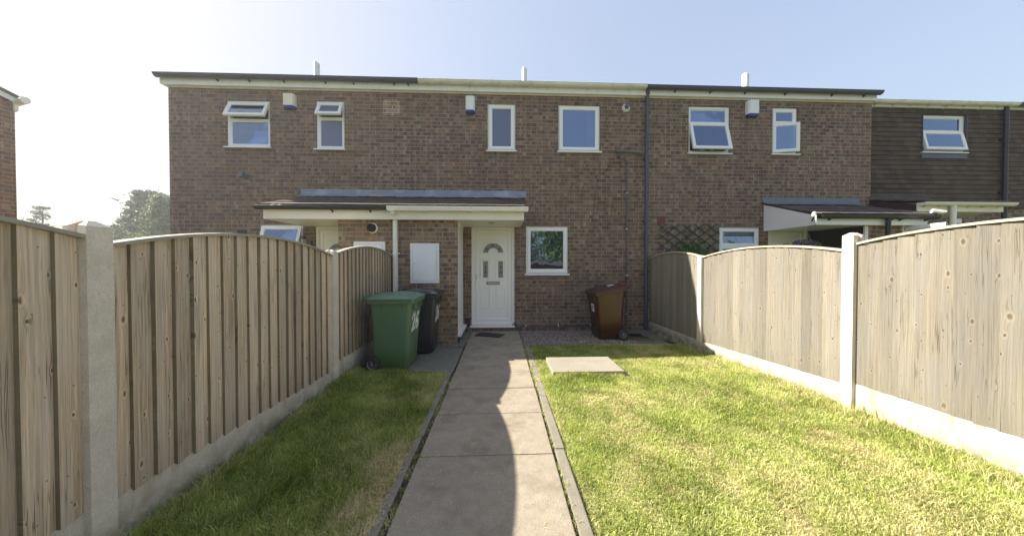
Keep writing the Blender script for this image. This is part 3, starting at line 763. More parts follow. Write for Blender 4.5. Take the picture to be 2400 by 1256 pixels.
# terracotta vent on house three
x0, x1, z0, z1 = rect(1541, 508, 1558, 525, YW)
mb = MB(); mb.ring(x0, x1, z0, z1, [(0, YW + .005), (0, YW - .012), (.015, YW - .012), (.018, YW - .004)]); mb.box(x0 + .015, x1 - .015, YW - .005, YW + .005, z0 + .015, z1 - .015)
for k in range(3):
    for q in range(2): mb.box(x0 + .035 + q * .05, x0 + .06 + q * .05, YW - .010, YW - .004, z0 + .03 + k * .035, z0 + .045 + k * .035)
mb.build('air_brick', M['terracotta'], houses[2])

# blue-grey downpipe between houses two and three
dpx = aty(1516, 400, YW - .05)[0]
dp = downpipe(houses[2], dpx, YW - .055, .0, 4.93, .036, 'bluegrey', clips=[aty(1515, py, YW - .05)[1] for py in (372, 518, 672)])
mb = MB(); mb.tube([(dpx, YW - .055, 4.86), (dpx, YW - .055, 4.92)], .05, 20); mb.build('hopper', M['bluegrey'], dp)
# branch pipe
xa, za = aty(1447, 354, YW - .06); xb, zb = aty(1508, 356, YW - .06)
mb = MB(); mb.tube([(xa, YW + .0, za - .01), (xa, YW - .05, za), (xa + .04, YW - .06, za), (xb, YW - .06, za - .03)], .026, 14)
mb.tube([(xa - .02, YW - .05, za), (xa + .05, YW - .06, za)], .034, 12)
o = mb.build('waste_pipe', M['greypipe'], houses[1])
mb = MB(); x, z = aty(1449, 369, YW); mb.tube([(x, YW, z), (x, YW - .07, z)], .026, 12); mb.build('overflow_pipe', M['bluegrey'], houses[1])
# gas pipe down the wall and along the foot
x, zt = aty(1468, 385, YW)
x2, zbm = aty(1467, 770, YW)
mb = MB(); mb.tube([(x, YW, zt + .02), (x, YW - .03, zt + .0), (x, YW - .035, zt - .05), (x2, YW - .035, .09)], .013, 8)
xg0 = aty(1208, 766, YW)[0]
mb.tube([(x2, YW - .035, .095), (xg0 - .02, YW - .035, .095), (xg0 - .06, YW - .03, .12), (xg0 - .02, YW - .035, .16), (xg0 + .02, YW - .03, .14)], .013, 8)
o = mb.build('gas_pipe', M['bluegrey'], houses[1])
for py in (453, 537, 645, 735):
    cl = MB(); z = aty(1468, py, YW)[1]; xx = x + (x2 - x) * (zt - z) / zt; cl.box(xx - .018, xx + .018, YW - .052, YW, z - .006, z + .006, .002); cl.build('pipe_clip', M['upvc'], o)
for px in (1232, 1308, 1384):
    cl = MB(); xx = aty(px, 768, YW)[0]; cl.box(xx - .007, xx + .007, YW - .052, YW, .08, .118, .002); cl.build('pipe_clip', M['upvc'], o)
mb = MB(); x, z = aty(1467, 372, YW - .05); mb.tube([(x, YW, z), (x, YW - .06, z + .01), (x, YW - .07, z - .03)], .016, 8); mb.box(x - .03, x + .03, YW - .09, YW - .05, z - .05, z - .02, .006)
mb.build('pipe_bracket', M['greypipe'], houses[1])
# dead climber stems / cables on the wall
mb = MB()
for s in range(13):
    px = random.uniform(1395, 1500); py = random.uniform(420, 470); pts = []
    x, z = aty(px, py, YW); tx = random.uniform(-1, 1) * .35; 
    for k in range(9):
        pts.append((x, YW - .004, z)); x += tx * .11 + random.uniform(-.015, .015); z -= random.uniform(.07, .15); tx *= .9
    mb.tube(pts, .0022, 4)
mb.build('dead_creeper', M['bark'], houses[1])
# roundel by the door
x, z = aty(1219, 616, YW)
mb = MB(); n = 24
mb.loft([[(x + r_ * math.cos(2 * math.pi * k / n), YW - d, z + r_ * math.sin(2 * math.pi * k / n)) for k in range(n)] for r_, d in ((.07, 0), (.072, .012), (.062, .02), (.055, .012), (.02, .012), (.015, .02))])
mb.build('wall_roundel', M['stone'], houses[1])
# vent at the door foot
x0, x1, z0, z1 = rect(1090, 745, 1102, 764, YW); mb = MB(); mb.box(x0, x1, YW - .02, YW, z0, z1, .003); mb.build('air_brick', M['fasciaboard_dark'], houses[1])

# ------------------------------------------------------------------ porch stores and canopies of houses one and two
YS = 5.20
xsl = aty(793, 560, YS)[0]; xsr = aty(1072, 600, YS)[0]; xsm = aty(927, 560, YS)[0]
ZSOF = 2.125
mbx = [rect(832, 568, 902, 662, YS), rect(964, 572, 1028, 662, YS)]
for i, (a, b, H_) in enumerate(((xsl, xsm, houses[0]), (xsm, xsr, houses[1]))):
    mb = MB(); r_ = mbx[i]; wall_holes(mb, a, b, -.2, ZSOF + .01, YS, [(r_[0], r_[1], r_[2], r_[3])], .05)
    if i == 0: mb.quad((a, YS, -.2), (a, YW - .002, -.2), (a, YW - .002, ZSOF), (a, YS, ZSOF))
    else:
        mb.quad((b, YS, -.2), (b, YS + .045, -.2), (b, YS + .045, ZSOF), (b, YS, ZSOF))
        mb.quad((b - .045, YS + .045, -.2), (b - .045, YW - .002, -.2), (b - .045, YW - .002, ZSOF), (b - .045, YS + .045, ZSOF))
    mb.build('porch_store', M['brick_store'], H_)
    # meter cabinet
    x0, x1, z0, z1 = r_
    m = MB(); m.ring(x0 - .012, x1 + .012, z0 - .012, z1 + .012, [(0, YS + .001), (0, YS - .022), (.004, YS - .026), (.036, YS - .026), (.038, YS - .018), (.045, YS - .018)])
    c = m.build('meter_cabinet', M['metalbox'], H_)
    m = MB(); m.box(x0 + .028, x1 - .045 + .01, YS - .030, YS - .018, z0 + .028, z1 - .028, .003); m.build('cabinet_door', M['metalbox'], c)
    m = MB(); m.tube([(x0 + .06, YS - .036, (z0 + z1) / 2), (x0 + .06, YS - .03, (z0 + z1) / 2)], .011, 12); m.build('cabinet_lock', M['steel'], c)
    for zz in (z0 + .09, z1 - .09): m = MB(); m.box(x1 - .035, x1 - .025, YS - .037, YS - .026, zz - .03, zz + .03, .002); m.build('cabinet_hinge', M['metalbox'], c)
# white store door on the right flank
mb = MB(); n = 9; ya, yb = YS + .06, YW - .04
X = xsr - .012
for k in range(n):
    a = ya + (yb - ya) * k / n; b = ya + (yb - ya) * (k + 1) / n
    mb.box(X - .02, X, a + .002, b - .002, .16, ZSOF - .10, .003)
mb.box(X - .03, X - .015, ya, yb, .14, ZSOF - .1); mb.box(X - .02, X + .004, ya - .055, yb + .02, ZSOF - .098, ZSOF - .004, .003)
sd = mb.build('store_door', M['upvc_door'], houses[1])
mb = MB(); mb.prism([(X - .03, .11), (X + .07, .10), (X + .07, .135), (X - .03, .155)], 'y', ya - .04, yb + .02); mb.build('door_sill', M['upvc'], sd)
mb = MB()
for q in range(5): mb.tube([(X - .002, yb + .02, 1.02 + q * .012), (X + .02, yb + .015, 1.03 + q * .012)], .004, 5)
mb.build('latch', M['wire'], sd)
# round flue hole on house one store
x, z = aty(871, 534, YS - .04)
mb = MB(); n = 26
mb.loft([[(x + r_ * math.cos(2 * math.pi * k / n), YS - d, z + r_ * math.sin(2 * math.pi * k / n)) for k in range(n)] for r_, d in ((.088, 0), (.088, .01), (.078, .014))], smooth=False)
o = mb.build('dryer_vent', M['flue'], houses[0])
c = MB(); c.pipe((x - .0, YS - .01, z), (x - .012, YS - .06, z - .0), .07, .064); c.tube([(x, YS - .012, z), (x - .004, YS - .03, z)], .062, 20); c.build('vent_pipe', M['dark'], o)
c = MB()
xr, zr = aty(872, 548, YS - .002); pr = [(xr - .03, zr + .01), (xr + .03, zr + .01), (xr + .032, zr - .03), (xr + .018, zr - .05), (xr + .014, zr - .10), (xr + .002, zr - .13), (xr - .008, zr - .08), (xr - .024, zr - .055)]
c.add([(a, YS - .0025, b) for a, b in pr], [list(range(len(pr)))]); c.build('rust_stain', M['rust'], houses[0])

YF = 5.10; ZG = 2.325
xcl = aty(618, 497, YF)[0]; xcr = aty(1228, 497, YF)[0]; xcm = aty(912, 497, YF)[0]
def tiles(mb, x0, x1, ya, za, yb, zb, n=4, th=.014, ragged=True):
    """n overlapping courses of plain tiles between eave (ya,za) and top (yb,zb)"""
    for k in range(n):
        t0, t1 = k / n, min(1, (k + 1.25) / n)
        y0, z0 = ya + (yb - ya) * t0, za + (zb - za) * t0; y1, z1 = ya + (yb - ya) * t1, za + (zb - za) * t1
        x = x0; q = 0
        while x < x1 - .01:
            w = min(.165, x1 - x)
            mb.cur = random.random(); dz = random.uniform(-.002, .003); dy = random.uniform(-.006, .006)
            y0_, z0_ = y0 + dy, z0 + .022 + dz
            mb.add([(x + .001, y0_, z0_ - th), (x + w - .001, y0_, z0_ - th), (x + w - .001, y0_, z0_), (x + .001, y0_, z0_), (x + .001, y1, z1 - .002), (x + w - .001, y1, z1 - .002), (x + .001, y1, z1 - .016), (x + w - .001, y1, z1 - .016)],
                   [(0, 1, 2, 3), (3, 2, 5, 4), (0, 3, 4, 6), (1, 7, 5, 2), (0, 6, 7, 1)])
            x += w; q += 1
def canopy(parent, x0, x1, gx0, gx1, gm, yf, zg, ytop, ztop, zsof, lx0, lx1, left=False, right=False, square=False, br=(), lead='lead', board='canopyboard', over0=0., over1=0.):
    mb = MB(); tiles(mb, x0 - over0, x1 + over1, yf - .10, zg + .005, ytop, ztop - .03)
    rf = mb.build('canopy_roof', M['tile'], parent)
    m = MB(); m.prism([(yf, zg - .02), (ytop, ztop - .06), (ytop, zsof + .03), (yf, zsof + .03)], 'x', x0 + .01, x1 - .01); m.build('canopy_core', M['canopyboard'], rf)
    m = MB(); m.box(x0, x1, yf - .012, yf + .012, zsof - .01, zg - .002, .003)
    if left: m.prism([(yf + .012, zg - .0), (ytop - .001, ztop - .04), (ytop - .001, zsof - .01), (yf + .012, zsof - .01)], 'x', x0, x0 + .018)
    if right: m.prism([(yf + .012, zg - .0), (ytop - .001, ztop - .04), (ytop - .001, zsof - .01), (yf + .012, zsof - .01)], 'x', x1 - .018, x1)
    m.build('canopy_fascia', M[board], rf)
    m = MB(); m.box(x0 + .02, x1 - .02, yf + .012, ytop - .001, zsof - .004, zsof + .008); m.build('canopy_soffit', M[board], rf)
    m = MB(); n = 40
    for k in range(n):
        a = lx0 + (lx1 - lx0) * k / n; b = lx0 + (lx1 - lx0) * (k + 1) / n
        w = lambda q: .004 * math.sin(q * 1.7) + .003 * math.sin(q * .6)
        m.add([(a, ytop - .006, ztop + .12 + w(k)), (b, ytop - .006, ztop + .12 + w(k + 1)), (b, ytop - .012, ztop + .02), (a, ytop - .012, ztop + .02), (a - .0, ytop - .13, ztop - .045 + w(k + 3)), (b - .0, ytop - .13, ztop - .045 + w(k + 4))], [(0, 1, 2, 3), (3, 2, 5, 4)], False)
    m.build('lead_flashing', M[lead], rf)
    g = gutter(parent, gx0, gx1, yf - .072, zg - .012, .055, gm, brackets=br, square=square)
    return rf
ZT = 2.745
br = [aty(p, 490, YF - .07)[0] for p in (775, 865)]
cf1 = canopy(houses[0], xcl, xcm, xcl - .06, xcm - .002, 'black', YF, ZG, YW, ZT, ZSOF, aty(706, 450, YW)[0], aty(913, 450, YW)[0], left=True, br=br)
br = [aty(p, 490, YF - .07)[0] for p in (934, 995, 1103, 1215)]
cf2 = canopy(houses[1], xcm + .001, xcr, xcm + .001, xcr + .06, 'gutter_c', YF, ZG, YW, ZT, ZSOF, aty(913, 450, YW)[0] + .002, aty(1233, 450, YW)[0], right=True, square=True, br=br)
# downlight
x, y = atz(1152, 522, ZSOF - .006)
m = MB(); n = 20; m.loft([[(x + r_ * math.cos(2 * math.pi * k / n), y + r_ * math.sin(2 * math.pi * k / n), zz) for k in range(n)] for r_, zz in ((.062, ZSOF - .003), (.06, ZSOF - .016), (.045, ZSOF - .02))]); m.build('downlight', M['lightdisc'], cf2)
# leaf litter in the gutter
m = MB()
for q in range(60):
    px = random.choice([random.gauss(1030, 25), random.uniform(930, 1225), random.gauss(1187, 4), random.gauss(1095, 6)])
    x = min(xcr, aty(px, 487, YF - .09)[0]); y = YF - .09 + random.uniform(-.03, .06); z = ZG + .012 + random.uniform(-.006, .014); s_ = random.uniform(.006, .016)
    a = random.random() * 6
    m.add([(x + s_ * math.cos(a), y + s_ * math.sin(a), z), (x - s_ * math.sin(a) * .6, y + s_ * math.cos(a) * .6, z + s_ * .7), (x - s_ * math.cos(a), y - s_ * math.sin(a), z + s_ * .3), (x + s_ * math.sin(a) * .5, y - s_, z - .003)], [(0, 1, 2, 3)])
m.build('dead_leaves', M['leaflitter'], cf2)
# yellow rag slipped under the tiles
x0 = aty(866, 463, YW - .15)[0]; x1 = aty(900, 463, YW - .15)[0]
m = MB(); m.add([(x0, YW - .16, ZT - .035), (x1, YW - .16, ZT - .040), (x1 + .02, YW - .145, ZT - .022), (x0 - .02, YW - .145, ZT - .02)], [(0, 1, 2, 3)]); m.build('yellow_rag', M['cloth'], cf1)
# white square downpipe
x = aty(926.5, 560, YS - .045)[0]
dp = downpipe(houses[1], x, YS - .04, .02, ZG - .06, .034, 'gutter_c', clips=(aty(926, 594, YS - .04)[1],), square=True)
m = MB(); m.box(x - .05, x + .05, YF - .13, YF - .012, ZG - .09, ZG - .055, .01); m.box(x - .034, x + .034, YF - .10, YS - .01, ZG - .13, ZG - .085, .006); m.build('outlet', M['gutter_c'], dp)
# house one lantern beside its door
x, z = aty(713, 566, YW - .12)
lm = MB(); lm.box(x + .07, x + .09, YW - .02, YW, z - .12, z + .02, .004); lm.tube([(x + .08, YW - .02, z - .10), (x + .06, YW - .10, z - .14), (x, YW - .13, z - .12), (x, YW - .13, z - .09)], .008, 6)
n = 6
def hexr(r_, zz): return [(x + r_ * math.cos(2 * math.pi * k / n), YW - .13 + r_ * math.sin(2 * math.pi * k / n), zz) for k in range(n)]
lm.loft([hexr(.03, z - .09), hexr(.045, z - .075)], smooth=False); lm.loft([hexr(.072, z + .045), hexr(.06, z + .06), hexr(.03, z + .10), hexr(.008, z + .11), hexr(.01, z + .125)], smooth=False)
for k in range(6):
    a = 2 * math.pi * k / 6; lm.tube([(x + .042 * math.cos(a), YW - .13 + .042 * math.sin(a), z - .08), (x + .065 * math.cos(a), YW - .13 + .065 * math.sin(a), z + .05)], .005, 4)
o = lm.build('wall_lantern', M['lamp'], houses[0])
g = MB(); g.loft([hexr(.038, z - .075), hexr(.060, z + .045)], smooth=False); g.build('lantern_glass', M['lampglass'], o)
x, z = aty(728, 581, YW - .06); g = MB(); g.tube([(x, YW, z), (x, YW - .06, z + .005), (x - .02, YW - .1, z - .01)], .045, 12, r2=.05); g.build('security_light', M['lamp'], houses[0])

# ------------------------------------------------------------------ house three porch
xc0 = aty(1790, 500, YW)[0]
zg3 = 2.235
xr3 = aty(2172, 505, YF)[0]
zt3 = 2.66; zs3 = aty(1790, 541, YW)[1]
canopy(houses[2], xc0, xr3, xc0 - .0, xr3 + .08, 'black', YF, zg3, YW, zt3, zs3 - .0, aty(1787, 460, YW)[0], aty(2012, 460, YW)[0], left=True, br=[aty(p, 505, YF)[0] for p in (1940, 2085, 2105, 2165)], lead='lead_dark', board='upvc')
xs0 = aty(2030, 560, YS)[0]
mb = MB(); mb.quad((xs0, YS, -.2), (xr3 - .15, YS, -.2), (xr3 - .15, YS, zs3), (xs0, YS, zs3)); mb.quad((xs0, YS, -.2), (xs0, YW, -.2), (xs0, YW, zs3), (xs0, YS, zs3)); mb.quad((xr3 - .15, YS, -.2), (xr3 - .15, YW, -.2), (xr3 - .15, YW, zs3), (xr3 - .15, YS, zs3))
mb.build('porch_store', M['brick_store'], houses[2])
mb = MB(); mb.box(xs0 - .03, xs0 - .003, YS + .02, YW - .01, .1, zs3 - .02); mb.build('store_door', M['recess_dark'], houses[2])
mb = MB(); mb.box(xs0 - .035, xs0 + .03, YS - .008, YS + .02, .0, zs3 - .012, .003); mb.build('door_post', M['upvc_door'], houses[2])
x = aty(2085, 540, YF - .08)[0]
dp = downpipe(houses[2], x, YF - .06, .1, zg3 - .05, .034, 'black')
# dark panel standing in for the shade of the porch recess
xd = d3[1] + .06; mb = MB(); mb.box(xd + .12, xs0 - .04, YW - .035, YW - .003, .05, zs3 - .012); mb.build('recess_dark_panel', M['recess_dark'], houses[2])
# long white flue from the store
x0, z0 = aty(2122, 537, YS); 
mb = MB(); mb.pipe((x0, YS, z0), (x0, YS - .02, z0), .09, .05); mb.pipe((x0, YS - .01, z0), (x0 + .14, YS - .42, z0 + .02), .052, .044); mb.tube([(x0, YS - .01, z0), (x0 + .10, YS - .3, z0 + .015)], .043, 16)
mb.build('boiler_flue', M['flue'], houses[2])
# two cameras under the gutter ends
def cctv(px, py, yaw, Y):
    x, z = aty(px, py, Y)
    m = MB(); d = Vector((math.sin(yaw), -math.cos(yaw), -.22)).normalized()
    a = Vector((x, Y, z)); m.tube([a - d * .07, a + d * .07], .032, 14); m.tube([a - d * .06 + Vector((0, 0, .02)), a + d * .11 + Vector((0, 0, .014))], .030, 10)
    o = m.build('security_camera', M['flue'], houses[2])
    k = MB(); k.tube([a + Vector((0, 0, -.02)), a + Vector((.0, .02, -.08)), a + Vector((.03, .06, -.1))], .012, 8); k.tube([a + d * .071, a + d * .075], .022, 12); k.build('camera_mount', M['lamp'], o)
cctv(1908, 503, -.9, YF - .06); cctv(2196, 497, 1.2, YF - .06)

# ------------------------------------------------------------------ set-back tile hung houses four and five
Y4 = 6.46
x4a = aty(2042, 400, YW)[0]; x4a = Xe[3]
x4b = aty(2358, 300, Y4)[0]; x5b = x4b + 5.0
w9 = rect(2156, 272, 2257, 358, Y4); z4f = aty(2200, 258, Y4)[1]; z4g = aty(2200, 240, Y4 - .12)[1]; z4t = aty(2200, 487, Y4)[1]
labs = ['dark tile-hung set-back house with dirty white gutter, right of the brick terrace', 'dark tile-hung house cut off by the right edge of the frame']
for i, (a, b) in enumerate(((x4a, x4b), (x4b, x5b))):
    root = empty('tile_hung_house', ((a + b) / 2, Y4, 0), labs[i], 'house', 'tile-hung houses set back at the right')
    houses.append(root)
    hs = [w9] if i == 0 else []
    mb = MB(); zl = rect(2238, 512, 2258, 523, Y4)
    wall_holes(mb, a, b, -.3, z4t + .06, Y4 + .0, [zl] if i == 0 else [], .1); mb.build('wall', M['brick'], root)
    if i == 0:
        s = MB(); s.ring(*zl, [(0, Y4 + .06), (0, Y4 + .02), (.05, Y4 + .02), (.055, Y4 + .04)]); w = s.build('window', M['upvc'], root)
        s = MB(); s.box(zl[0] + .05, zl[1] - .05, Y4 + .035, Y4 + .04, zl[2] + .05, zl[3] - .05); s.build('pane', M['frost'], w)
    # sawtooth tile courses, split round the window
    mb = MB(); z = z4t; row = .106
    def strip(xa, xb, z, za=None, zb_=None):
        z1 = min(z + row, z4f + .03)
        if zb_ is not None: z1 = zb_
        if za is not None: z = za
        mb.add([(xa, Y4 - .045, z), (xb, Y4 - .045, z), (xb, Y4 - .028, z1), (xa, Y4 - .028, z1), (xa, Y4 + .01, z), (xb, Y4 + .01, z)], [(0, 1, 2, 3), (0, 4, 5, 1)])
    while z < z4f + .01:
        mb.cur = random.random(); m_ = z + row / 2
        if hs and z < w9[3] and z + row > w9[2]:
            strip(a, w9[0] - .004, z); strip(w9[1] + .004, b, z)
            if z + row > w9[3]: strip(w9[0] - .004, w9[1] + .004, z, za=w9[3] + .002)
            if z < w9[2]: strip(w9[0] - .004, w9[1] + .004, z, zb_=w9[2] - .002)
        else:
            # irregular lower edges: a few slipped tiles
            strip(a, b, z)
        z += row
    mb.build('tile_hanging', M['hung'], root)
    bk = MB(); wall_holes(bk, a, b, z4t + .06, z4f + .1, Y4 + .012, hs, .06)
    bk.quad((a, Y4 + 8, -.3), (b, Y4 + 8, -.3), (b, Y4 + 8, 5), (a, Y4 + 8, 5)); bk.quad((a, Y4 + .012, -.3), (a, Y4 + 8, -.3), (a, Y4 + 8, 5), (a, Y4 + .012, 5)); bk.quad((b, Y4 + .012, -.3), (b, Y4 + 8, -.3), (b, Y4 + 8, 5), (b, Y4 + .012, 5))
    bk.build('backing_wall', M['dark'], root)
    roof_part(root, a, b, Y4 - .05, z4g - .01)
    f = MB(); f.box(a + .001, b, Y4 - .085, Y4, z4f, z4g - .01, .004); f.build('fascia', M['fascia'], root)
    gutter(root, a + .002, b - .002, Y4 - .145, z4g - .005, .06, 'gutter_w' if i == 0 else 'bluegrey', brackets=[a + .35 + k * .42 for k in range(int((b - a) / .42))])
    rmv = MB(); za, zb = 2.5, 4.8; ya, yb = Y4 + .1, Y4 + 3; xa, xb = a + .05, b - .05
    rmv.quad((xa, yb, za), (xb, yb, za), (xb, yb, zb), (xa, yb, zb)); rmv.quad((xa, ya, za), (xb, ya, za), (xb, yb, za), (xa, yb, za)); rmv.build('room', M['room'], root)
window(houses[3], w9, Y4 - .03, top=.36, open_low=11, open_top=0, back='net')
for xa in (w9[0] - .016, w9[1] + .001):
    ap = MB(); ap.box(xa, xa + .015, Y4 - .055, Y4 + .02, w9[2] - .0, w9[3] + .01); ap.build('window_flashing', M['bluegrey'], houses[3])
ap = MB(); ap.add([(w9[0] - .03, Y4 - .052, w9[2] - .02), (w9[1] + .03, Y4 - .052, w9[2] - .02), (w9[1] + .03, Y4 - .055, w9[2] - .15), (w9[0] - .03, Y4 - .055, w9[2] - .15)], [(0, 1, 2, 3)]); ap.build('lead_apron', M['bluegrey'], houses[3])
dx = aty(2356, 300, Y4 - .1)[0]
downpipe(houses[4], dx + .02, Y4 - .10, .0, z4g - .06, .04, 'black', clips=(4.2, 3.0, 2.0))
x0 = aty(2150, 480, YF + .3)[0]; x1 = aty(2350, 480, YF + .3)[0]
zg4 = aty(2250, 474, YF + .23)[1]
canopy(houses[3], x0, x1, x0 - .02, x1 + .10, 'gutter_c', YF + .3, zg4, Y4 - .05, zg4 + .30, zg4 - .16, x4a + .02, x1, left=False, lead='tile', br=[x0 + .1 + .3 * k for k in range(6)])
mb = MB(); mb.prism([(YF + .32, zg4 - .02), (Y4 - .06, zg4 + .26), (Y4 - .06, zg4 + .1), (YF + .32, zg4 - .15)], 'x', x4a + .01, x0 - .0); mb.build('verge_board', M['fasciaboard_dark'], houses[3])
mb = MB(); tiles(mb, x4a + .01, x0 + .01, YF + .65, zg4 + .09, Y4 - .05, zg4 + .27, 3); mb.build('side_tiles', M['tile'], houses[3])
x = aty(2232, 500, YF + .25)[0]; downpipe(houses[3], x, YF + .24, .1, zg4 - .05, .04, 'gutter_c')

# ------------------------------------------------------------------ trellis and climber (house three)
tr = MB(); x0, z1 = aty(1546, 528, YW - .03); x1, _ = aty(1684, 528, YW - .03); z0 = .95
hh = z1 - z0; 
def lath(xa, za, xb, zb, y):
    # clip the lath to the panel
    dx, dz = xb - xa, zb - za; t0, t1 = 0., 1.
    for p, d, lo, hi in ((xa, dx, x0, x1), (za, dz, z0, z1)):
        if abs(d) < 1e-6: continue
        u, v = (lo - p) / d, (hi - p) / d
        if u > v: u, v = v, u
        t0 = max(t0, u); t1 = min(t1, v)
    if t1 - t0 < .02: return
    a = Vector((xa + dx * t0, y, za + dz * t0)); b = Vector((xa + dx * t1, y, za + dz * t1)); d = (b - a).normalized(); nrm = Vector((-d.z, 0, d.x)) * .009
    a -= d * .03; b += d * .03
    q = [a + nrm, b + nrm, b - nrm, a - nrm]; w = Vector((0, .008, 0))
    tr.add(q + [p + w for p in q], [(0, 1, 2, 3), (7, 6, 5, 4), (0, 4, 5, 1), (1, 5, 6, 2), (2, 6, 7, 3), (3, 7, 4, 0)])
sp = .262; slope = .72
k = -8
while k < 14:
    xa = x0 + k * sp
    lath(xa, z0, xa + (hh) / slope, z1, YW - .022); lath(xa, z1, xa + hh / slope, z0, YW - .032); k += 1
tag(tr.build('trellis', M['trellis'], None, loc=((x0 + x1) / 2, YW - .03, z0)), 'dark green lattice trellis on the brick wall above the short right fence panel', 'trellis')
cx, cz = aty(1622, 590, YW - .1)
pl = MB()
for q in range(420):
    a = random.gauss(0, .17); b = random.gauss(0, .13) - .05; 
    x = cx + a; z = cz + b - abs(a) * .2; y = YW - .08 - random.random() * .14; s_ = random.uniform(.018, .042)
    if z > cz + .3: continue
    pl.cur = random.random(); th = random.random() * 6.28; u = Vector((math.cos(th), random.uniform(-.5, .5), math.sin(th))).normalized() * s_; v = Vector((-math.sin(th), random.uniform(-.6, .6), math.cos(th))).normalized() * s_ * .55
    c = Vector((x, y, z)); pl.add([c - u, c + v, c + u, c - v], [(0, 1, 2, 3)])
root = empty('climbing_plant', (cx, YW - .12, 0), 'leafy green climbing plant growing up the trellis behind the fence', 'plant')
pl.build('foliage', M['leaf'], root)
st = MB()
for q in range(5): st.tube([(cx + q * .03 - .06, YW - .1, 0), (cx + random.uniform(-.1, .1), YW - .1, .7), (cx + random.uniform(-.25, .25), YW - .08, cz + random.uniform(0, .2))], .007, 5)
st.build('stem', M['bark'], root)

# hanging basket
bx, bz = aty(1887, 580, YF + .25); by = YF + .25
root = empty('hanging_basket', (bx, by, bz - .2), 'hanging basket of purple flowers under the right porch canopy', 'flower basket')
m = MB(); n = 18
m.loft([[(bx + r_ * math.cos(2 * math.pi * k / n), by + r_ * math.sin(2 * math.pi * k / n), bz + zz) for k in range(n)] for r_, zz in ((.03, -.15), (.10, -.12), (.15, -.05), (.165, .0))]); m.build('basket', M['bark'], root)
m = MB()
for k in range(3):
    a = 2.1 * k + .5; m.tube([(bx + .16 * math.cos(a), by + .16 * math.sin(a), bz), (bx, by, bz + .33)], .002, 4)
m.tube([(bx, by, bz + .33), (bx, by, zs3 - .01)], .003, 4); m.build('chain', M['steel'], root)
lf = MB(); fl = MB()
for q in range(900):
    v = Vector((random.gauss(0, 1), random.gauss(0, 1), random.gauss(0, 1))).normalized(); 
    if v.z < -.45: continue
    c = Vector((bx, by, bz + .02)) + Vector((v.x * .205, v.y * .205, v.z * .12)) * random.uniform(.85, 1.08); s_ = random.uniform(.010, .018)
    u = Vector((random.gauss(0, 1), random.gauss(0, 1), random.gauss(0, 1))).normalized() * s_; w = u.cross(v).normalized() * s_
    t = fl if random.random() < .38 else lf; t.cur = random.random(); t.add([c - u, c - w, c + u, c + w], [(0, 1, 2, 3)])
lf.build('foliage', M['leaf'], root); fl.build('flowers', M['petal'], root)

# ------------------------------------------------------------------ ground surfaces
PX0, PX1 = -.574, .383
def st_(o, kind='structure'): o['kind'] = kind; return o
g = MB(); n = 24
# big sheet with a level well under the garden
def gh(x, y): return -.10 if (-30 < x < 30 and -20 < y < 30) else -.10
xs = [-400, -60, -20, -8, -4, 0, 4, 8, 20, 60, 400]
for a, b in zip(xs, xs[1:]):
    for c, d in zip(xs, xs[1:]): g.quad((a, c, -.12), (b, c, -.12), (b, d, -.12), (a, d, -.12))
st_(g.build('ground', M['ground']))
def lawn_z(x, y):
    if x < 0: return -.030 + .035 * min(1, max(0, (-x - .9) / .9)) * min(1, max(0, y / 3.)) + .012 * math.sin(x * 3.1 + y * 1.7)
    return -.022 + .05 * min(1, max(0, (x - 1.6) / 1.5)) * min(1, max(0, (4.6 - y) / 2.2)) + .010 * math.sin(x * 2.3 + y * 1.9)
def sheet(x0, x1, y0, y1, nx, ny, fn, mat, name):
    m = MB(); vs = [(x0 + (x1 - x0) * i / nx, y0 + (y1 - y0) * j / ny, fn(x0 + (x1 - x0) * i / nx, y0 + (y1 - y0) * j / ny)) for j in range(ny + 1) for i in range(nx + 1)]
    fs = [(j * (nx + 1) + i, j * (nx + 1) + i + 1, (j + 1) * (nx + 1) + i + 1, (j + 1) * (nx + 1) + i) for j in range(ny) for i in range(nx)]
    m.add(vs, fs, True); return st_(m.build(name, mat))
LY = 3.83    # pad edge on the left
GY = 5.02    # gravel edge on the right
sheet(-1.86, -.66, -3, LY, 14, 60, lawn_z, M['soil'], 'lawn')
sheet(.485, 3.40, -3, GY, 30, 70, lawn_z, M['soil'], 'lawn')
e = MB(); e.box(-1.9, 3.2, -3, 6.14, -.118, -.075); st_(e.build('earth', M['earth']))
# gravel bed base and corner
b_ = MB(); b_.box(PX1 + .012, 3.08, GY, YW - .001, -.074, -.028); st_(b_.build('gravel_bed', M['earth']))
# concrete path slabs
p = MB(); ys = [-3.0, -2.4, -1.8, -1.2, -.6, 0.0, .60, 1.53 - .3, atz(1170, 1065, 0)[1], atz(1170, 967, 0)[1], atz(1170, 908.5, 0)[1], atz(1170, 872.5, 0)[1], atz(1170, 837, 0)[1], atz(1170, 814, 0)[1], 5.42, YW - .02]
for i, (a, b) in enumerate(zip(ys, ys[1:])):
    dz = random.uniform(-.003, .002); p.box(PX0 + random.uniform(-.004, .004), PX1 + random.uniform(-.004, .004), a + .004, b - .004, -.06, dz, .005)
st_(p.build('path', M['path']))
j = MB(); j.box(PX0 - .03, PX1 + .03, -3, 6.1, -.076, -.022); st_(j.build('path_bed', M['earth']))
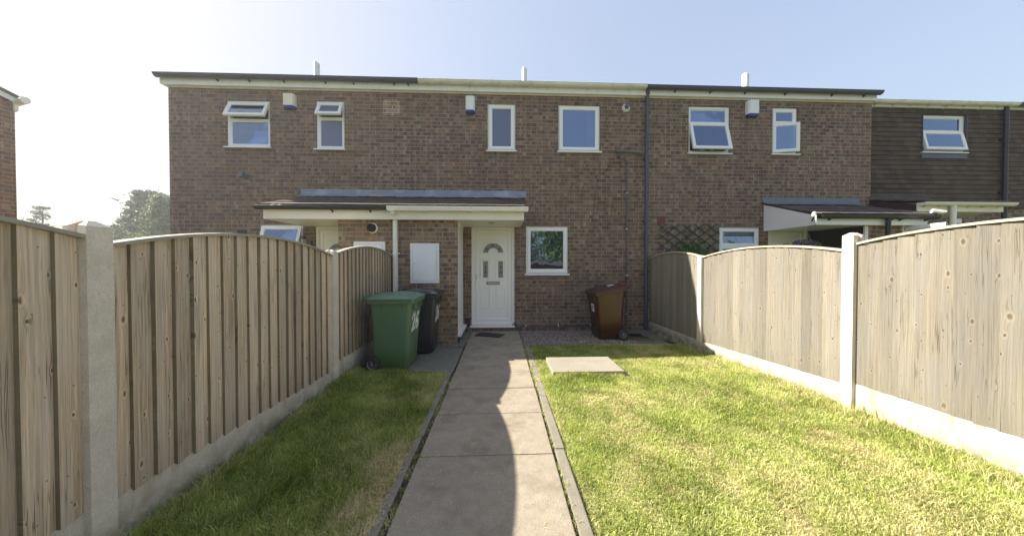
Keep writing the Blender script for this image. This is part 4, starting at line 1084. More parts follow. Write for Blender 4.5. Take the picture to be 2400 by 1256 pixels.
# edgings either side
k_ = MB(); y = -3.
while y < LY + .9:
    L = .9; dx = random.uniform(-.006, .006)
    k_.box(PX0 - .100 + dx, PX0 - .042 + dx, y + .004, min(y + L, LY + .0) - .004, -.07, -.006 + random.uniform(-.004, .004), .008) if y < LY - .1 else None
    y += L
y = -3.2
while y < GY - .05:
    dx = random.uniform(-.006, .006); k_.box(PX1 + .028 + dx, PX1 + .10 + dx, y + .004, min(y + .9, GY) - .004, -.07, -.008 + random.uniform(-.004, .004), .008); y += .9
st_(k_.build('edging', M['kerb']))
# pad under the bins
d_ = MB(); d_.box(-1.80, PX0 - .028, LY + .01, 4.72, -.05, -.006, .006); d_.box(-1.80, PX0 - .028, 4.728, YS + .1, -.05, -.010, .006); d_.box(xsr + .0, PX0 - .01, YS + .105, YW - .01, -.05, -.008, .005)
st_(d_.build('bin_pad', M['pad']))
# corner drain slab on the right
c_ = MB(); cx0 = atz(1470, 790, 0)[0]; c_.box(2.30, 3.05, 5.32, YW - .01, -.05, -.004, .006); c_.box(2.42, 2.95, 5.03, 5.31, -.05, -.012, .006)
st_(c_.build('drain_slab', M['pad']))
gr = MB()
gx, gyy = 2.42, 5.40
for q in range(9): gr.box(gx + q * .035, gx + q * .035 + .015, gyy, gyy + .3, -.0035, .012)
gr.box(gx - .02, gx + .32, gyy - .02, gyy, -.0035, .014); gr.box(gx - .02, gx + .32, gyy + .3, gyy + .32, -.0035, .014)
tag(gr.build('drain_grate', M['rubber'], None, loc=(gx + .15, gyy + .15, 0)), 'dark slatted drain grate in the corner behind the brown bin', 'drain')
# pebbles
def pebbles(name, x0, x1, y0, y1, n, zb, smin=.006, smax=.014):
    ico = [(1, 0, 0), (-1, 0, 0), (0, 1, 0), (0, -1, 0), (0, 0, 1), (0, 0, -1)]; fc = [(0, 2, 4), (2, 1, 4), (1, 3, 4), (3, 0, 4), (2, 0, 5), (1, 2, 5), (3, 1, 5), (0, 3, 5)]
    V = np.array(ico, float); Fc = np.array(fc)
    P = np.column_stack([np.random.uniform(x0, x1, n), np.random.uniform(y0, y1, n), np.random.uniform(zb - .006, zb + .008, n)])
    S = np.random.uniform(smin, smax, (n, 1, 1)) * np.random.uniform(.6, 1.3, (n, 1, 3)); S[:, :, 2] *= .7
    th = np.random.uniform(0, 6.28, n); c, s = np.cos(th), np.sin(th)
    Vr = V[None] * np.random.uniform(.8, 1.2, (n, 6, 1)); Vr = Vr * S
    X = Vr[:, :, 0] * c[:, None] - Vr[:, :, 1] * s[:, None]; Y = Vr[:, :, 0] * s[:, None] + Vr[:, :, 1] * c[:, None]
    A = np.stack([X, Y, Vr[:, :, 2]], 2) + P[:, None, :]
    faces = (Fc[None] + (np.arange(n) * 6)[:, None, None]).reshape(-1, 3)
    o = fast_mesh(name, A.reshape(-1, 3), faces, {'rnd': np.repeat(np.random.rand(n), 8)}, M['pebble']); o['kind'] = 'stuff'; return o
def fast_mesh(name, V, Fa, attrs, mat, smooth=False):
    me = bpy.data.meshes.new(name); nv, nf = len(V), len(Fa); k = Fa.shape[1]
    me.vertices.add(nv); me.vertices.foreach_set('co', np.ascontiguousarray(V, dtype=np.float32).ravel())
    me.loops.add(nf * k); me.loops.foreach_set('vertex_index', np.ascontiguousarray(Fa, dtype=np.int32).ravel())
    me.polygons.add(nf); me.polygons.foreach_set('loop_start', np.arange(0, nf * k, k, dtype=np.int32)); me.polygons.foreach_set('loop_total', np.full(nf, k, dtype=np.int32))
    me.update(calc_edges=True)
    for nme, a in attrs.items(): me.attributes.new(nme, 'FLOAT', 'FACE').data.foreach_set('value', np.ascontiguousarray(a, dtype=np.float32))
    me.materials.append(mat); o = bpy.data.objects.new(name, me); col.objects.link(o); return o
o = pebbles('gravel', PX1 + .02, 2.45, GY + .02, YW - .01, 17000, -.018)
o = pebbles('gravel', xsr - .25, PX0 - .03, 4.95, YS + .02, 350, .0)

# ------------------------------------------------------------------ grass
def vnoise(x, y, s, seed):
    rs = np.random.RandomState(seed); G = rs.rand(64, 64); a = x * s + 31.7; b = y * s + 17.3
    i = np.floor(a).astype(int); jn = np.floor(b).astype(int); u = a - i; v = b - jn; u = u * u * (3 - 2 * u); v = v * v * (3 - 2 * v)
    g_ = lambda p, q: G[p % 64, q % 64]
    return (g_(i, jn) * (1 - u) + g_(i + 1, jn) * u) * (1 - v) + (g_(i, jn + 1) * (1 - u) + g_(i + 1, jn + 1) * u) * v
def grass(name, x0, x1, y0, y1, n, dryf, hf, zf=lawn_z, wid=1., excl=None, pts=None):
    x = np.random.uniform(x0, x1, n); y = np.random.uniform(y0, y1, n)
    if pts is not None: x, y = pts
    if excl is not None:
        keep = ~((x > excl[0]) & (x < excl[1]) & (y > excl[2]) & (y < excl[3])); x, y = x[keep], y[keep]; n = len(x)
    z = np.array([zf(a, b) for a, b in zip(x, y)]) - .004
    dry = dryf(x, y); h = hf(x, y) * np.random.uniform(.45, 1.25, n)
    lean = np.random.uniform(.1, 1.1, n) * h; th = np.random.uniform(0, 6.283, n); ph = np.random.uniform(0, 6.283, n)
    w = np.random.uniform(.0011, .0026, n) * wid * (1 + .12 * np.maximum(0, y))
    dx, dy = np.cos(th), np.sin(th); wx, wy = np.cos(ph) * w, np.sin(ph) * w
    A = np.empty((n, 5, 3))
    A[:, 0] = np.column_stack([x - wx, y - wy, z]); A[:, 1] = np.column_stack([x + wx, y + wy, z])
    mx, my, mz = x + dx * lean * .35, y + dy * lean * .35, z + h * .62
    A[:, 2] = np.column_stack([mx + wx * .8, my + wy * .8, mz]); A[:, 3] = np.column_stack([mx - wx * .8, my - wy * .8, mz])
    A[:, 4] = np.column_stack([x + dx * lean, y + dy * lean, z + h * np.where(dry > .5, .75, 1)])
    b = (np.arange(n) * 5)[:, None]
    T = np.concatenate([b + np.array([[0, 1, 2]]), b + np.array([[0, 2, 3]]), b + np.array([[3, 2, 4]])], 1).reshape(-1, 3)
    r_ = np.clip(np.random.normal(.5, .25, n) + (vnoise(x, y, 4.3, 51) - .5) * .45 + (vnoise(x, y, 13., 52) - .5) * .35, 0, 1)
    o = fast_mesh(name, A.reshape(-1, 3), T, {'rnd': np.repeat(r_, 3), 'dry': np.repeat(dry, 3)}, M['grass'])
    o['kind'] = 'stuff'; return o
def dry_l(x, y):
    d = vnoise(x, y, 3.1, 1) * .42 + vnoise(x, y, 9, 2) * .32 + .36 * np.clip((x + 1.0) / .35, 0, 1) * np.clip((3.0 - y) / 1., .15, 1) - .22 * np.clip((-x - 1.1) / .5, 0, 1) + .03
    return np.clip((d - .42) * 3.0 + np.random.normal(0, .22, len(x)), 0, 1)
def dry_r(x, y):
    d = vnoise(x, y, 2.2, 3) * .30 + vnoise(x, y, 9.5, 4) * .36 + .15 + .22 * np.exp(-(x - .48) ** 2 / .006) + .16 * (vnoise(x, y, 1.3, 55) > .62)
    d -= .30 * np.exp(-((x - 1.1) ** 2 / .25 + (y - 3.5) ** 2 / .03)) + .22 * np.exp(-(x - .62) ** 2 / .02)
    return np.clip((d - .40) * 2.0 + np.random.normal(0, .3, len(x)), 0, 1)
def ragged(x, y, x0, x1, lo): return np.clip((x - x0) * (x1 - x0) / (x1 - x0) ** 2, 0, 1)
def hl(x, y): return .030 + .028 * vnoise(x, y, 5, 5) + .05 * np.clip((-x - 1.70) / .1, 0, 1) * vnoise(x, y, 7, 6)
def hr(x, y): return .018 + .018 * vnoise(x, y, 5, 7) + .03 * np.exp(-((x - 1.1) ** 2 / .3 + (y - 3.52) ** 2 / .006)) + .03 * np.clip((x - 2.98) / .1, 0, 1) * vnoise(x, y, 7, 8)
SL = (.65, 1.54, 3.62, 4.20)
grass('grass', -1.82, -.665, .7, LY + .04, 120000, dry_l, hl)
grass('grass', -.70, -.635, .7, LY, 2600, lambda x, y: np.clip(dry_l(x, y) + .25, 0, 1), lambda x, y: .012 + .03 * (vnoise(x, y, 3.3, 31) > .5) * vnoise(x, y, 9, 32))
grass('grass', .425, .50, .7, GY, 4200, lambda x, y: np.clip(dry_r(x, y) + .2, 0, 1), lambda x, y: .008 + .028 * (vnoise(x, y, 3.3, 33) > .5) * vnoise(x, y, 9, 34))
def clumps(x0, x1, y0, y1, n, m, sp, hh, dr, zf=lawn_z):
    """loose tufts of longer blades, n tufts of m blades"""
    cx = np.random.uniform(x0, x1, n); cy = np.random.uniform(y0, y1, n)
    global _uni; _uni = (np.repeat(cx, m) + np.random.normal(0, sp, n * m), np.repeat(cy, m) + np.random.normal(0, sp, n * m))
    grass('grass', 0, 0, 0, 0, n * m, lambda x, y: np.clip(dr + np.random.normal(0, .3, len(x)), 0, 1), lambda x, y: hh * (.6 + .6 * vnoise(x, y, 6, 41)), zf=zf, pts=_uni)
clumps(-1.78, -.72, .9, 3.7, 150, 26, .022, .075, .12)
clumps(-1.2, -.70, .9, 3.0, 60, 22, .03, .05, .8)
clumps(.55, 3.1, .9, 4.9, 190, 20, .02, .045, .35)
clumps(PX0 - .045, PX0 + .0, .9, 3.7, 60, 14, .012, .03, .5, zf=lambda x, y: -.02)
clumps(PX1 + .0, PX1 + .03, .9, 4.8, 70, 14, .010, .032, .35, zf=lambda x, y: -.02)
clumps(.68, 1.52, 3.57, 3.61, 90, 16, .02, .08, .1)
clumps(-1.2, -.9, 2.7, 3.3, 10, 30, .05, .03, 1.2)
grass('grass', .49, 3.26, .7, GY + .02, 240000, dry_r, hr, excl=(SL[0], SL[1], SL[2] + .01, SL[3]))
# tufts in the side gaps and along the fences and long stray blades
gz = lambda x, y: -.03
grass('grass', PX0 - .04, PX0 - .005, .7, 3.7, 900, lambda x, y: np.random.rand(len(x)) * .9, lambda x, y: .022 + 0 * x, zf=gz)
grass('grass', PX1 + .004, PX1 + .03, .7, 4.9, 2600, lambda x, y: np.random.rand(len(x)) * .6, lambda x, y: .03 * vnoise(x, y, 5, 9) + .01, zf=gz)
grass('grass', -1.83, -1.74, .9, 3.8, 3800, lambda x, y: np.random.rand(len(x)) * .7, lambda x, y: .06 + .09 * vnoise(x, y, 4, 10) ** 2, wid=.8)
grass('grass', 2.98, 3.26, .9, 4.8, 3600, lambda x, y: np.random.rand(len(x)), lambda x, y: .05 + .08 * vnoise(x, y, 4, 11) ** 2, wid=.8)
# clippings blown on the path
def clip():
    n = 420; x = np.random.uniform(PX0, PX1, n); y = 1.2 + 2.9 * np.random.rand(n) ** 1.5
    sel = np.random.rand(n) < .55; x[sel] = PX0 + np.abs(np.random.normal(0, .09, sel.sum()))
    j = np.random.rand(n) < .25; y[j] = np.random.choice([ys[8], ys[9]], j.sum()) + np.random.normal(0, .008, j.sum())
    L = np.random.uniform(.006, .03, n); th = np.random.uniform(0, 6.28, n); w = .0009
    dx, dy = np.cos(th), np.sin(th); A = np.empty((n, 4, 3)); z = .004
    A[:, 0] = np.column_stack([x - dy * w, y + dx * w, np.full(n, z)]); A[:, 1] = np.column_stack([x + dy * w, y - dx * w, np.full(n, z)])
    A[:, 2] = np.column_stack([x + dx * L + dy * w, y + dy * L - dx * w, np.full(n, z + .003)]); A[:, 3] = np.column_stack([x + dx * L - dy * w, y + dy * L + dx * w, np.full(n, z + .003)])
    o = fast_mesh('grass_clippings', A.reshape(-1, 3), np.arange(n * 4).reshape(n, 4), {'rnd': np.random.rand(n), 'dry': np.random.rand(n) * .8 + .2}, M['grass']); o['kind'] = 'stuff'
clip()

# slab lying on the lawn
s = MB(); s.box(SL[0], SL[1], SL[2], SL[3], -.02, .048, .006)
tag(s.build('paving_slab', M['slab'], None, loc=((SL[0] + SL[1]) / 2, (SL[2] + SL[3]) / 2, 0)), 'flat grey concrete slab lying on the right-hand lawn', 'paving slab')
# doormat
a = atz(1111, 787, 0); b = atz(1170, 791, 0); c = atz(1184, 784, 0); d = atz(1128, 779, 0)
m = MB(); q = [a, b, c, d]; m.add([(p_[0], p_[1], .001) for p_ in q] + [(p_[0], p_[1], .012) for p_ in q], [(3, 2, 1, 0), (4, 5, 6, 7), (0, 1, 5, 4), (1, 2, 6, 5), (2, 3, 7, 6), (3, 0, 4, 7)])
tag(m.build('doormat', M['mat'], None, loc=((a[0] + c[0]) / 2, (a[1] + c[1]) / 2, 0)), 'small black doormat skewed on the path before the white door', 'doormat')

# ------------------------------------------------------------------ fences
def fence_post(parent, X, Y, ztop, sx, w=.10, d=.092):
    """H-section concrete post, garden face at X; sx = +1 when the garden is on +X"""
    mb = MB(); x0 = X; x1 = X - sx * w; ya, yb = Y - d / 2, Y + d / 2; s1 = .028; s2 = .034
    xa = X - sx * .036; xb = X - sx * .078
    poly = [(x0, ya), (xa, ya), (xa, ya + s1), (xb, ya + s1), (xb, ya), (x1, ya), (x1, yb), (xb, yb), (xb, yb - s1), (xa, yb - s1), (xa, yb), (x0, yb)]
    cx = (x0 + x1) / 2
    n = len(poly); vs = [(p[0], p[1], -.3) for p in poly] + [(p[0], p[1], ztop - .006 * (abs(p[0] - cx) / .05) - .0) for p in poly]
    tp = [(cx + (p[0] - cx) * .35, Y + (p[1] - Y) * .3, ztop + .020) for p in poly]
    vs += tp
    fs = [(i, (i + 1) % n, (i + 1) % n + n, i + n) for i in range(n)] + [(i + n, (i + 1) % n + n, (i + 1) % n + 2 * n, i + 2 * n) for i in range(n)] + [list(range(2 * n, 3 * n))]
    mb.add(vs, fs); return mb.build('fence_post', M['post'], parent)
def panel(parent, P0, P1, topf, zb, sx, mat, thick_near):
    """featheredge panel from P0 to P1 (near -> far), garden side +X when sx=+1; topf(t) = top height"""
    P0, P1 = Vector((*P0, 0)), Vector((*P1, 0)); L = (P1 - P0).length; u = (P1 - P0) / L; nrm = Vector((-u.y, u.x, 0)); 
    if nrm.x * sx < 0: nrm = -nrm
    n = max(1, round(L / .0985)); mb = MB()
    T, t_ = .030, .006
    for i in range(n):
        a, b = L * i / n, L * (i + 1) / n + (.004 if i < n - 1 else 0); mb.cur = random.random(); mb.edge = 0.
        jz = random.uniform(-.004, .004); jb = random.uniform(-.006, .006); jt = random.uniform(-.003, .003)
        na, nb_ = ((T + jt, t_ + .004) if thick_near else (t_, T + jt))
        if not thick_near: na, nb_ = .010, .021 + jt
        tm = (a + b) / 2 / L
        za, zc = topf(tm) + jz - .006, topf(tm) + jz - .006
        if thick_near: za, zc = topf(a / L) - .004, topf(b / L) - .004
        p = lambda s_, o_, z: tuple(P0 + u * s_ + nrm * o_ + Vector((0, 0, z)))
        zb_ = zb(tm) + jb
        wj = random.uniform(-.004, .004); sj = random.uniform(-.0025, .0025); fr = [p(a, na, zb_), p(b, nb_, zb_), p(b + sj, nb_ + wj * .5, zc), p(a + sj, na + wj, za)]; bk = [p(a, -.004, zb_), p(b, -.004, zb_), p(b, -.004, zc), p(a, -.004, za)]
        mb.add(fr + bk, [(0, 1, 2, 3), (7, 6, 5, 4), (0, 4, 5, 1), (3, 2, 6, 7)])
        mb.edge = 1.
        mb.add(fr + bk, [(0, 3, 7, 4), (1, 5, 6, 2)])
        mb.edge = 0.
        # dirt line where the next board laps over, and nail heads along the rails
        ln = lambda s_, o_, z: tuple(P0 + u * s_ + nrm * (o_ + .0012) + Vector((0, 0, z)))
        off = lambda s_: na + (nb_ - na) * (s_ - a) / (b - a) + max(0, wj)
        if not thick_near:
            mb.edge = random.uniform(.35, .8); w_ = random.uniform(.002, .0045)
            mb.add([ln(a, off(a), zb_), ln(a + w_, off(a + w_), zb_), ln(a + w_, off(a + w_), za - .002), ln(a, off(a), za - .002)], [(0, 1, 2, 3)])
        mb.edge = .95
        for zr in (.33, .47, .83, 1.16, min(za, zc) - .07):
            if random.random() < .75:
                s_ = a + (b - a) * random.uniform(.25, .8); z_n = zr + random.uniform(-.012, .012); q = .0028
                mb.add([ln(s_ - q, off(s_), z_n - q), ln(s_ + q, off(s_), z_n - q), ln(s_ + q, off(s_), z_n + q), ln(s_ - q, off(s_), z_n + q)], [(0, 1, 2, 3)])
        mb.edge = 0.
    if True:
        # two back rails
        for zr in (.45, 1.15):
            a_, b_ = P0, P1; mb.cur = .3
            pz = lambda q, o_, z: tuple(q + nrm * o_ + Vector((0, 0, z)))
            vs = [pz(a_, -.004, zr), pz(b_, -.004, zr), pz(b_, -.034, zr), pz(a_, -.034, zr), pz(a_, -.004, zr + .04), pz(b_, -.004, zr + .04), pz(b_, -.034, zr + .04), pz(a_, -.034, zr + .04)]
            mb.add(vs, [(0, 1, 2, 3), (4, 5, 6, 7), (0, 1, 5, 4), (2, 3, 7, 6)])
    pn = mb.build('fence_panel', M[mat], parent)
    c = MB(); m = 16; c.cur = .7
    for i in range(m):
        t0, t1 = i / m, (i + 1) / m
        p = lambda t, o_, z: tuple(P0 + u * L * t + nrm * o_ + Vector((0, 0, z)))
        z0, z1 = topf(t0), topf(t1); oo = .042 if thick_near else .034
        rgs = [[p(t, -.02, z - .004), p(t, oo, z - .004), p(t, oo, z + .014), p(t, -.02, z + .016)] for t, z in ((t0, z0), (t1, z1))]
        c.add(rgs[0] + rgs[1], [(0, 1, 5, 4), (1, 2, 6, 5), (2, 3, 7, 6), (3, 0, 4, 7)] + ([(0, 3, 2, 1)] if i == 0 else []) + ([(4, 5, 6, 7)] if i == m - 1 else []))
    c.build('capping_rail', M[mat + '_cap'], pn)
    return pn
def wood_cap(name, c):
    return plain(name, c, .85, var=.3, scale=6, bump=.5, dirt=(tuple(q * .6 for q in c), .5))
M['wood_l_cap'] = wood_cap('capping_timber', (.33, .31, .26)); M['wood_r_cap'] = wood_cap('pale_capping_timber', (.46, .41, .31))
def gravel_board(parent, P0, P1, zt0, zt1, sx, off=.0, rough=False):
    P0, P1 = Vector((*P0, 0)), Vector((*P1, 0)); u = (P1 - P0).normalized(); nrm = Vector((-u.y, u.x, 0)); 
    if nrm.x * sx < 0: nrm = -nrm
    p = lambda q, o_, z: tuple(q + nrm * o_ + Vector((0, 0, z)))
    a, b = .020 + off, -.026
    rg = lambda q, zt: [p(q, b, -.15), p(q, a, -.15), p(q, a, zt - .006), p(q, a - .006, zt), p(q, b, zt)]
    m = MB(); m.loft([rg(P0, zt0), rg(P1, zt1)], smooth=False); return m.build('gravel_board', M['gravelboard'], parent)

# left fence: posts at measured depths along X = -1.83
XL = -1.83; pc = XL - .057
lf = empty('garden_fence', (XL - .05, 2.4, 0), 'left garden fence of grooved timber panels in shade between concrete posts', 'fence')
yp = [-2.43, -.50, atx(203, 600, XL)[0] + .046, atx(784, 700, XL)[0] + .03, 5.22]
for y, zt in zip(yp[:-1], (1.53, 1.54, 1.545, 1.510)): fence_post(lf, XL, y, zt, 1)
arch = lambda z0, z1, r_: (lambda t: z0 + (z1 - z0) * t + r_ * (1 - (2 * t - 1) ** 2) ** 1.0)
specs = [(yp[0], yp[1], arch(1.475, 1.475, .12), lambda t: .25), (yp[1], yp[2], arch(1.475, 1.483, .115), lambda t: .25), (yp[2], yp[3], arch(1.450, 1.452, .128), lambda t: .238 - .055 * t), (yp[3], yp[4], arch(1.478, 1.50, .115), lambda t: .262 - .008 * t)]
for a, b, tf, zb in specs:
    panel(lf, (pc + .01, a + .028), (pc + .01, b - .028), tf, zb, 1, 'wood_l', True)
    gravel_board(lf, (pc, a + .02), (pc, b - .02), zb(0) + .004, zb(1) + .004, 1, off=.006)
# right fence
def XR(y): return 3.09 + (6.1 - y) * .036
rf = empty('garden_fence', (3.2, 3.0, 0), 'right garden fence of flat pale timber panels in sunshine between concrete posts', 'fence')
def hit(px, py):
    X = 3.1
    for _ in range(20): y, z = atx(px, py, X); X = XR(y)
    return y, z
yA = hit(1638, 700)[0]; yB = hit(1985, 700)[0]; yE = hit(1519, 700)[0]
yp = [yE, yA, yB, yB - 1.93, yB - 3.86]
for y, zt in zip(yp[1:], (hit(1640, 600)[1] - .01, hit(1990, 548)[1] - .01, 1.62, 1.62)): fence_post(rf, XR(y), y, zt, -1)
def arcR(y0, y1, pts): 
    (t0, z0), (t1, z1), r_ = pts
    return lambda t: z0 + (z1 - z0) * t + r_ * (1 - (2 * t - 1) ** 2)
z_ = lambda px, py: hit(px, py)[1]
panels = [
    (yB, yB - 1.93 - 0, z_(2012, 573), 1.52, .115, z_(2010, 905), z_(2010, 905) + .0, True),
    (yA, yB, z_(1648, 604), z_(1963, 590), .10, z_(1645, 803), z_(1960, 897), False),
    (yE, yA, z_(1519, 607), z_(1628, 602), .10, z_(1517, 753), z_(1628, 796), False),
]
for far, near, zf_, zn_, r_, gf, gn, _ in panels:
    tf = lambda t, a=zn_, b=zf_, r2=r_: a + (b - a) * t + r2 * (1 - (2 * t - 1) ** 2)
    zb = lambda t, a=gn, b=gf: a + (b - a) * t + .004
    n0 = near + .028; f0 = far - (.028 if far != yE else 0)
    px = lambda y: XR(y) + .057
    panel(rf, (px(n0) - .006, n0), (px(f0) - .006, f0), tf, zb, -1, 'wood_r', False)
    gravel_board(rf, (px(n0), n0), (px(f0), f0), gn + .004, gf + .004, -1, off=.006)
far, near = yB - 1.93, yB - 3.86
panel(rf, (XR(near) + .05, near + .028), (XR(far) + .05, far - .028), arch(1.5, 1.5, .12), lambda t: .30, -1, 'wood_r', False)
gravel_board(rf, (XR(near) + .057, near + .028), (XR(far) + .057, far - .028), .3, .3, -1, off=.006)

# ------------------------------------------------------------------ wheelie bins
def rr(cx, cy, z, hx, hy, r_, n=5, tilt=0.):
    pts = []
    for q, (sx, sy) in enumerate(((1, 1), (-1, 1), (-1, -1), (1, -1))):
        for k in range(n + 1):
            a = math.pi / 2 * (q + k / n)
            x = cx + sx * (hx - r_) + r_ * math.cos(a); y = cy + sy * (hy - r_) + r_ * math.sin(a)
            pts.append((x, y, z + tilt * (x - cx)))
    return pts
def strokes(mb, lines, w, tf):
    for ln in lines:
        for (a, b) in zip(ln, ln[1:]):
            a, b = Vector(a), Vector(b); d = (b - a); 
            if d.length < 1e-5: continue
            d.normalize(); nn = Vector((-d.y, d.x)); ww = w * random.uniform(.8, 1.2)
            a2, b2 = a - d * ww * .35, b + d * ww * .35
            mb.add([tf(*(a2 + nn * ww / 2)), tf(*(b2 + nn * ww / 2)), tf(*(b2 - nn * ww / 2)), tf(*(a2 - nn * ww / 2))], [(0, 1, 2, 3)])
TWO = [[(0, .75), (.12, .95), (.35, 1.0), (.5, .85), (.5, .62), (.3, .38), (.0, .02), (.25, .06), (.56, .1)]]
SIX = [[(.52, .95), (.3, .88), (.12, .6), (.06, .3), (.18, .05), (.38, .0), (.54, .18), (.5, .42), (.3, .5), (.1, .36)]]
def bin_(loc, rotz, body, lid, label, slope=0., number=True, sticker=False, rim=.90, sc_=1., drop=0.):
    root = empty('wheelie_bin', loc, label, 'wheelie bin', 'council wheelie bins in the front garden')
    root.rotation_euler = (0, 0, rotz)
    m = MB(); tl = -slope
    m.loft([rr(.0, 0, .012, .19, .21, .05), rr(.0, 0, .03, .215, .235, .055), rr(.005, 0, .30, .230, .247, .06), rr(.01, 0, .60, .245, .262, .06, tilt=tl * .3), rr(.015, 0, rim - .06, .262, .275, .055, tilt=tl * .9), rr(.015, 0, rim, .265, .278, .05, tilt=tl)])
    m.loft([rr(.02, 0, rim - .035, .285, .292, .03, tilt=tl), rr(.02, 0, rim - .03, .292, .298, .03, tilt=tl), rr(.02, 0, rim + .008, .292, .298, .03, tilt=tl)], smooth=False)
    zr = lambda x: rim + tl * x
    for yy in (-.19, 0.07, .19): m.box(.275, .300, yy - .004, yy + .004, zr(.28) - .12, zr(.28) - .03)
    for xx in (-.1, .17): m.prism([(xx, zr(xx) - .10), (xx + .008, zr(xx) - .10), (xx + .008, zr(xx) - .03), (xx, zr(xx) - .03)], 'y', -.292, .292)
    # moulded wheel housing at the back
    m.box(-.245, -.17, -.18, .18, .06, .26, .02)
    # hinge lugs
    for yy in (-.2, .2): m.prism([(-.255, zr(-.26) - .17), (-.27, zr(-.26) - .02), (-.35, zr(-.27) + .01), (-.35, zr(-.27) + .045), (-.25, zr(-.25) + .03)], 'y', yy - .035, yy + .035)
    m.build('bin_body', M[body], root, local=True)
    m = MB(); zl = rim + .012
    m.loft([rr(.02, 0, zl, .300, .305, .035, tilt=tl), rr(.02, 0, zl + .018, .303, .308, .035, tilt=tl), rr(.02, 0, zl + .026, .290, .295, .04, tilt=tl), rr(.0, 0, zl + .055, .235, .25, .06, tilt=tl), rr(-.01, 0, zl + .066, .19, .21, .06, tilt=tl)], smooth=False)
    # raised handle dome at the front
    m.loft([rr(.12, 0, zl + .05 + tl * .12, .13, .15, .05, tilt=tl - .1), rr(.13, 0, zl + .075 + tl * .12, .11, .12, .05, tilt=tl - .1), rr(.14, 0, zl + .082 + tl * .12, .085, .09, .04, tilt=tl - .1)], smooth=True)
    for yy in (-.2, .2): m.prism([(-.26, zl + .0 - tl * .26), (-.345, zl + .02 - tl * .3), (-.345, zl + .05 - tl * .3), (-.24, zl + .055 - tl * .25)], 'y', yy - .05, yy + .05)
    ld = m.build('lid', M[lid], root, local=True)
    m = MB(); m.tube([(-.335, -.24, zl + .02 - tl * .3), (-.335, .24, zl + .02 - tl * .3)], .014, 10); m.build('handle_bar', M[body], root, local=True)
    for sy in (-1, 1):
        m = MB(); cx, cz, r_ = -.215, .098, .098; yy = sy * .262
        n = 28
        def cir(rad, y): return [(cx + rad * math.cos(2 * math.pi * k / n), y, cz + rad * math.sin(2 * math.pi * k / n)) for k in range(n)]
        m.loft([cir(.062, yy - .022), cir(r_ - .012, yy - .025), cir(r_, yy - .014), cir(r_, yy + .014), cir(r_ - .012, yy + .025), cir(.062, yy + .022), cir(.062, yy - .022)], caps=False)
        w = m.build('wheel', M['rubber'], root, local=True)
        m = MB(); m.loft([cir(.063, yy - .016), cir(.063, yy + .016), cir(.052, yy + .016), cir(.052, yy - .016), cir(.063, yy - .016)], caps=False)
        m.loft([cir(.02, yy - .02), cir(.02, yy + .02)])
        for k in range(8):
            a = 2 * math.pi * k / 8; m.tube([(cx, yy, cz), (cx + .055 * math.cos(a), yy, cz + .055 * math.sin(a))], .005, 5)
        h = m.build('wheel_rim', M['hub'], w, local=True)
    m = MB(); m.tube([(-.215, -.26, .098), (-.215, .26, .098)], .010, 8); m.build('axle', M['steel'], root, local=True)
    if number:
        m = MB()
        for glyph, oy in ((TWO, -.155), (SIX, .005)):
            def tf(a, b, oy=oy): 
                z = .50 + b * .21; x = .0 + np.interp(z, [.03, .3, .6, rim - .06], [.215, .235, .255, .277]) + .0025
                return (float(x), oy + a * .21, z)
            strokes(m, glyph, .24, tf)
        # a run of paint below the first figure
        m.quad(tf(-.7, -.12), tf(-.62, -.12), tf(-.62, .1), tf(-.72, .1))
        m.build('painted_number', M['paint'], root, local=True)
    if sticker:
        def tf(a, b):
            z = .48 + b * .14; x = float(np.interp(z, [.03, .3, .6, rim - .06], [.215, .235, .255, .277])) + .003
            return (x, -.10 + a * .17, z)
        m = MB(); m.quad(tf(0, 0), tf(1, 0), tf(1, 1), tf(0, 1)); m.build('sticker', M['paint'], root, local=True)
        m = MB(); 
        def tf2(a, b): x, y, z = tf(a, b); return (x + .0015, y, z)
        for r0 in (.75, .5): 
            for q in range(3): m.quad(tf2(.12 + q * .26, r0 - .08), tf2(.30 + q * .26, r0 - .08), tf2(.30 + q * .26, r0 + .1), tf2(.12 + q * .26, r0 + .1))
        m.build('sticker_print', M['ink'], root, local=True)
        m = MB(); m.quad(tf2(.08, .08), tf2(.38, .08), tf2(.38, .42), tf2(.08, .42)); m.build('sticker_badge', M['inkred'], root, local=True)
        m = MB(); z = zl + .068; m.quad((-.14, -.08, z + .14 * -tl), (.02, -.09, z - .02 * -tl), (.03, .07, z - .03 * -tl), (-.13, .08, z + .13 * -tl)); m.build('lid_label', M['label'], root, local=True)
    return root
bin_((-1.405, 4.10, 0), 0, 'greenbin', 'greenlid', 'green wheelie bin with a white painted 26, nearest bin by the left fence')
bin_((-1.255, 4.80, -.006), R(2), 'blackbin', 'blackbin', 'black wheelie bin behind the green one, against the porch store wall')
bin_((2.005, 5.56, -.004), R(181), 'brownbin', 'brownlid', 'brown wheelie bin on the gravel in the right corner, with pale lid label', slope=.19, number=False, sticker=True, rim=.875)

# sticks by the drain corner; a pale stone
m = MB()
for q in range(3): m.tube([(2.25 + q * .05, 5.3 + q * .07, .01), (2.5 + q * .06, 5.18 + q * .1, .03), (2.75, 5.2 + q * .12, .012)], .008, 6)
tag(m.build('fallen_branch', M['bark'], None, loc=(2.5, 5.25, 0)), 'thin brown dead branch on the ground beside the brown bin wheel', 'branch')

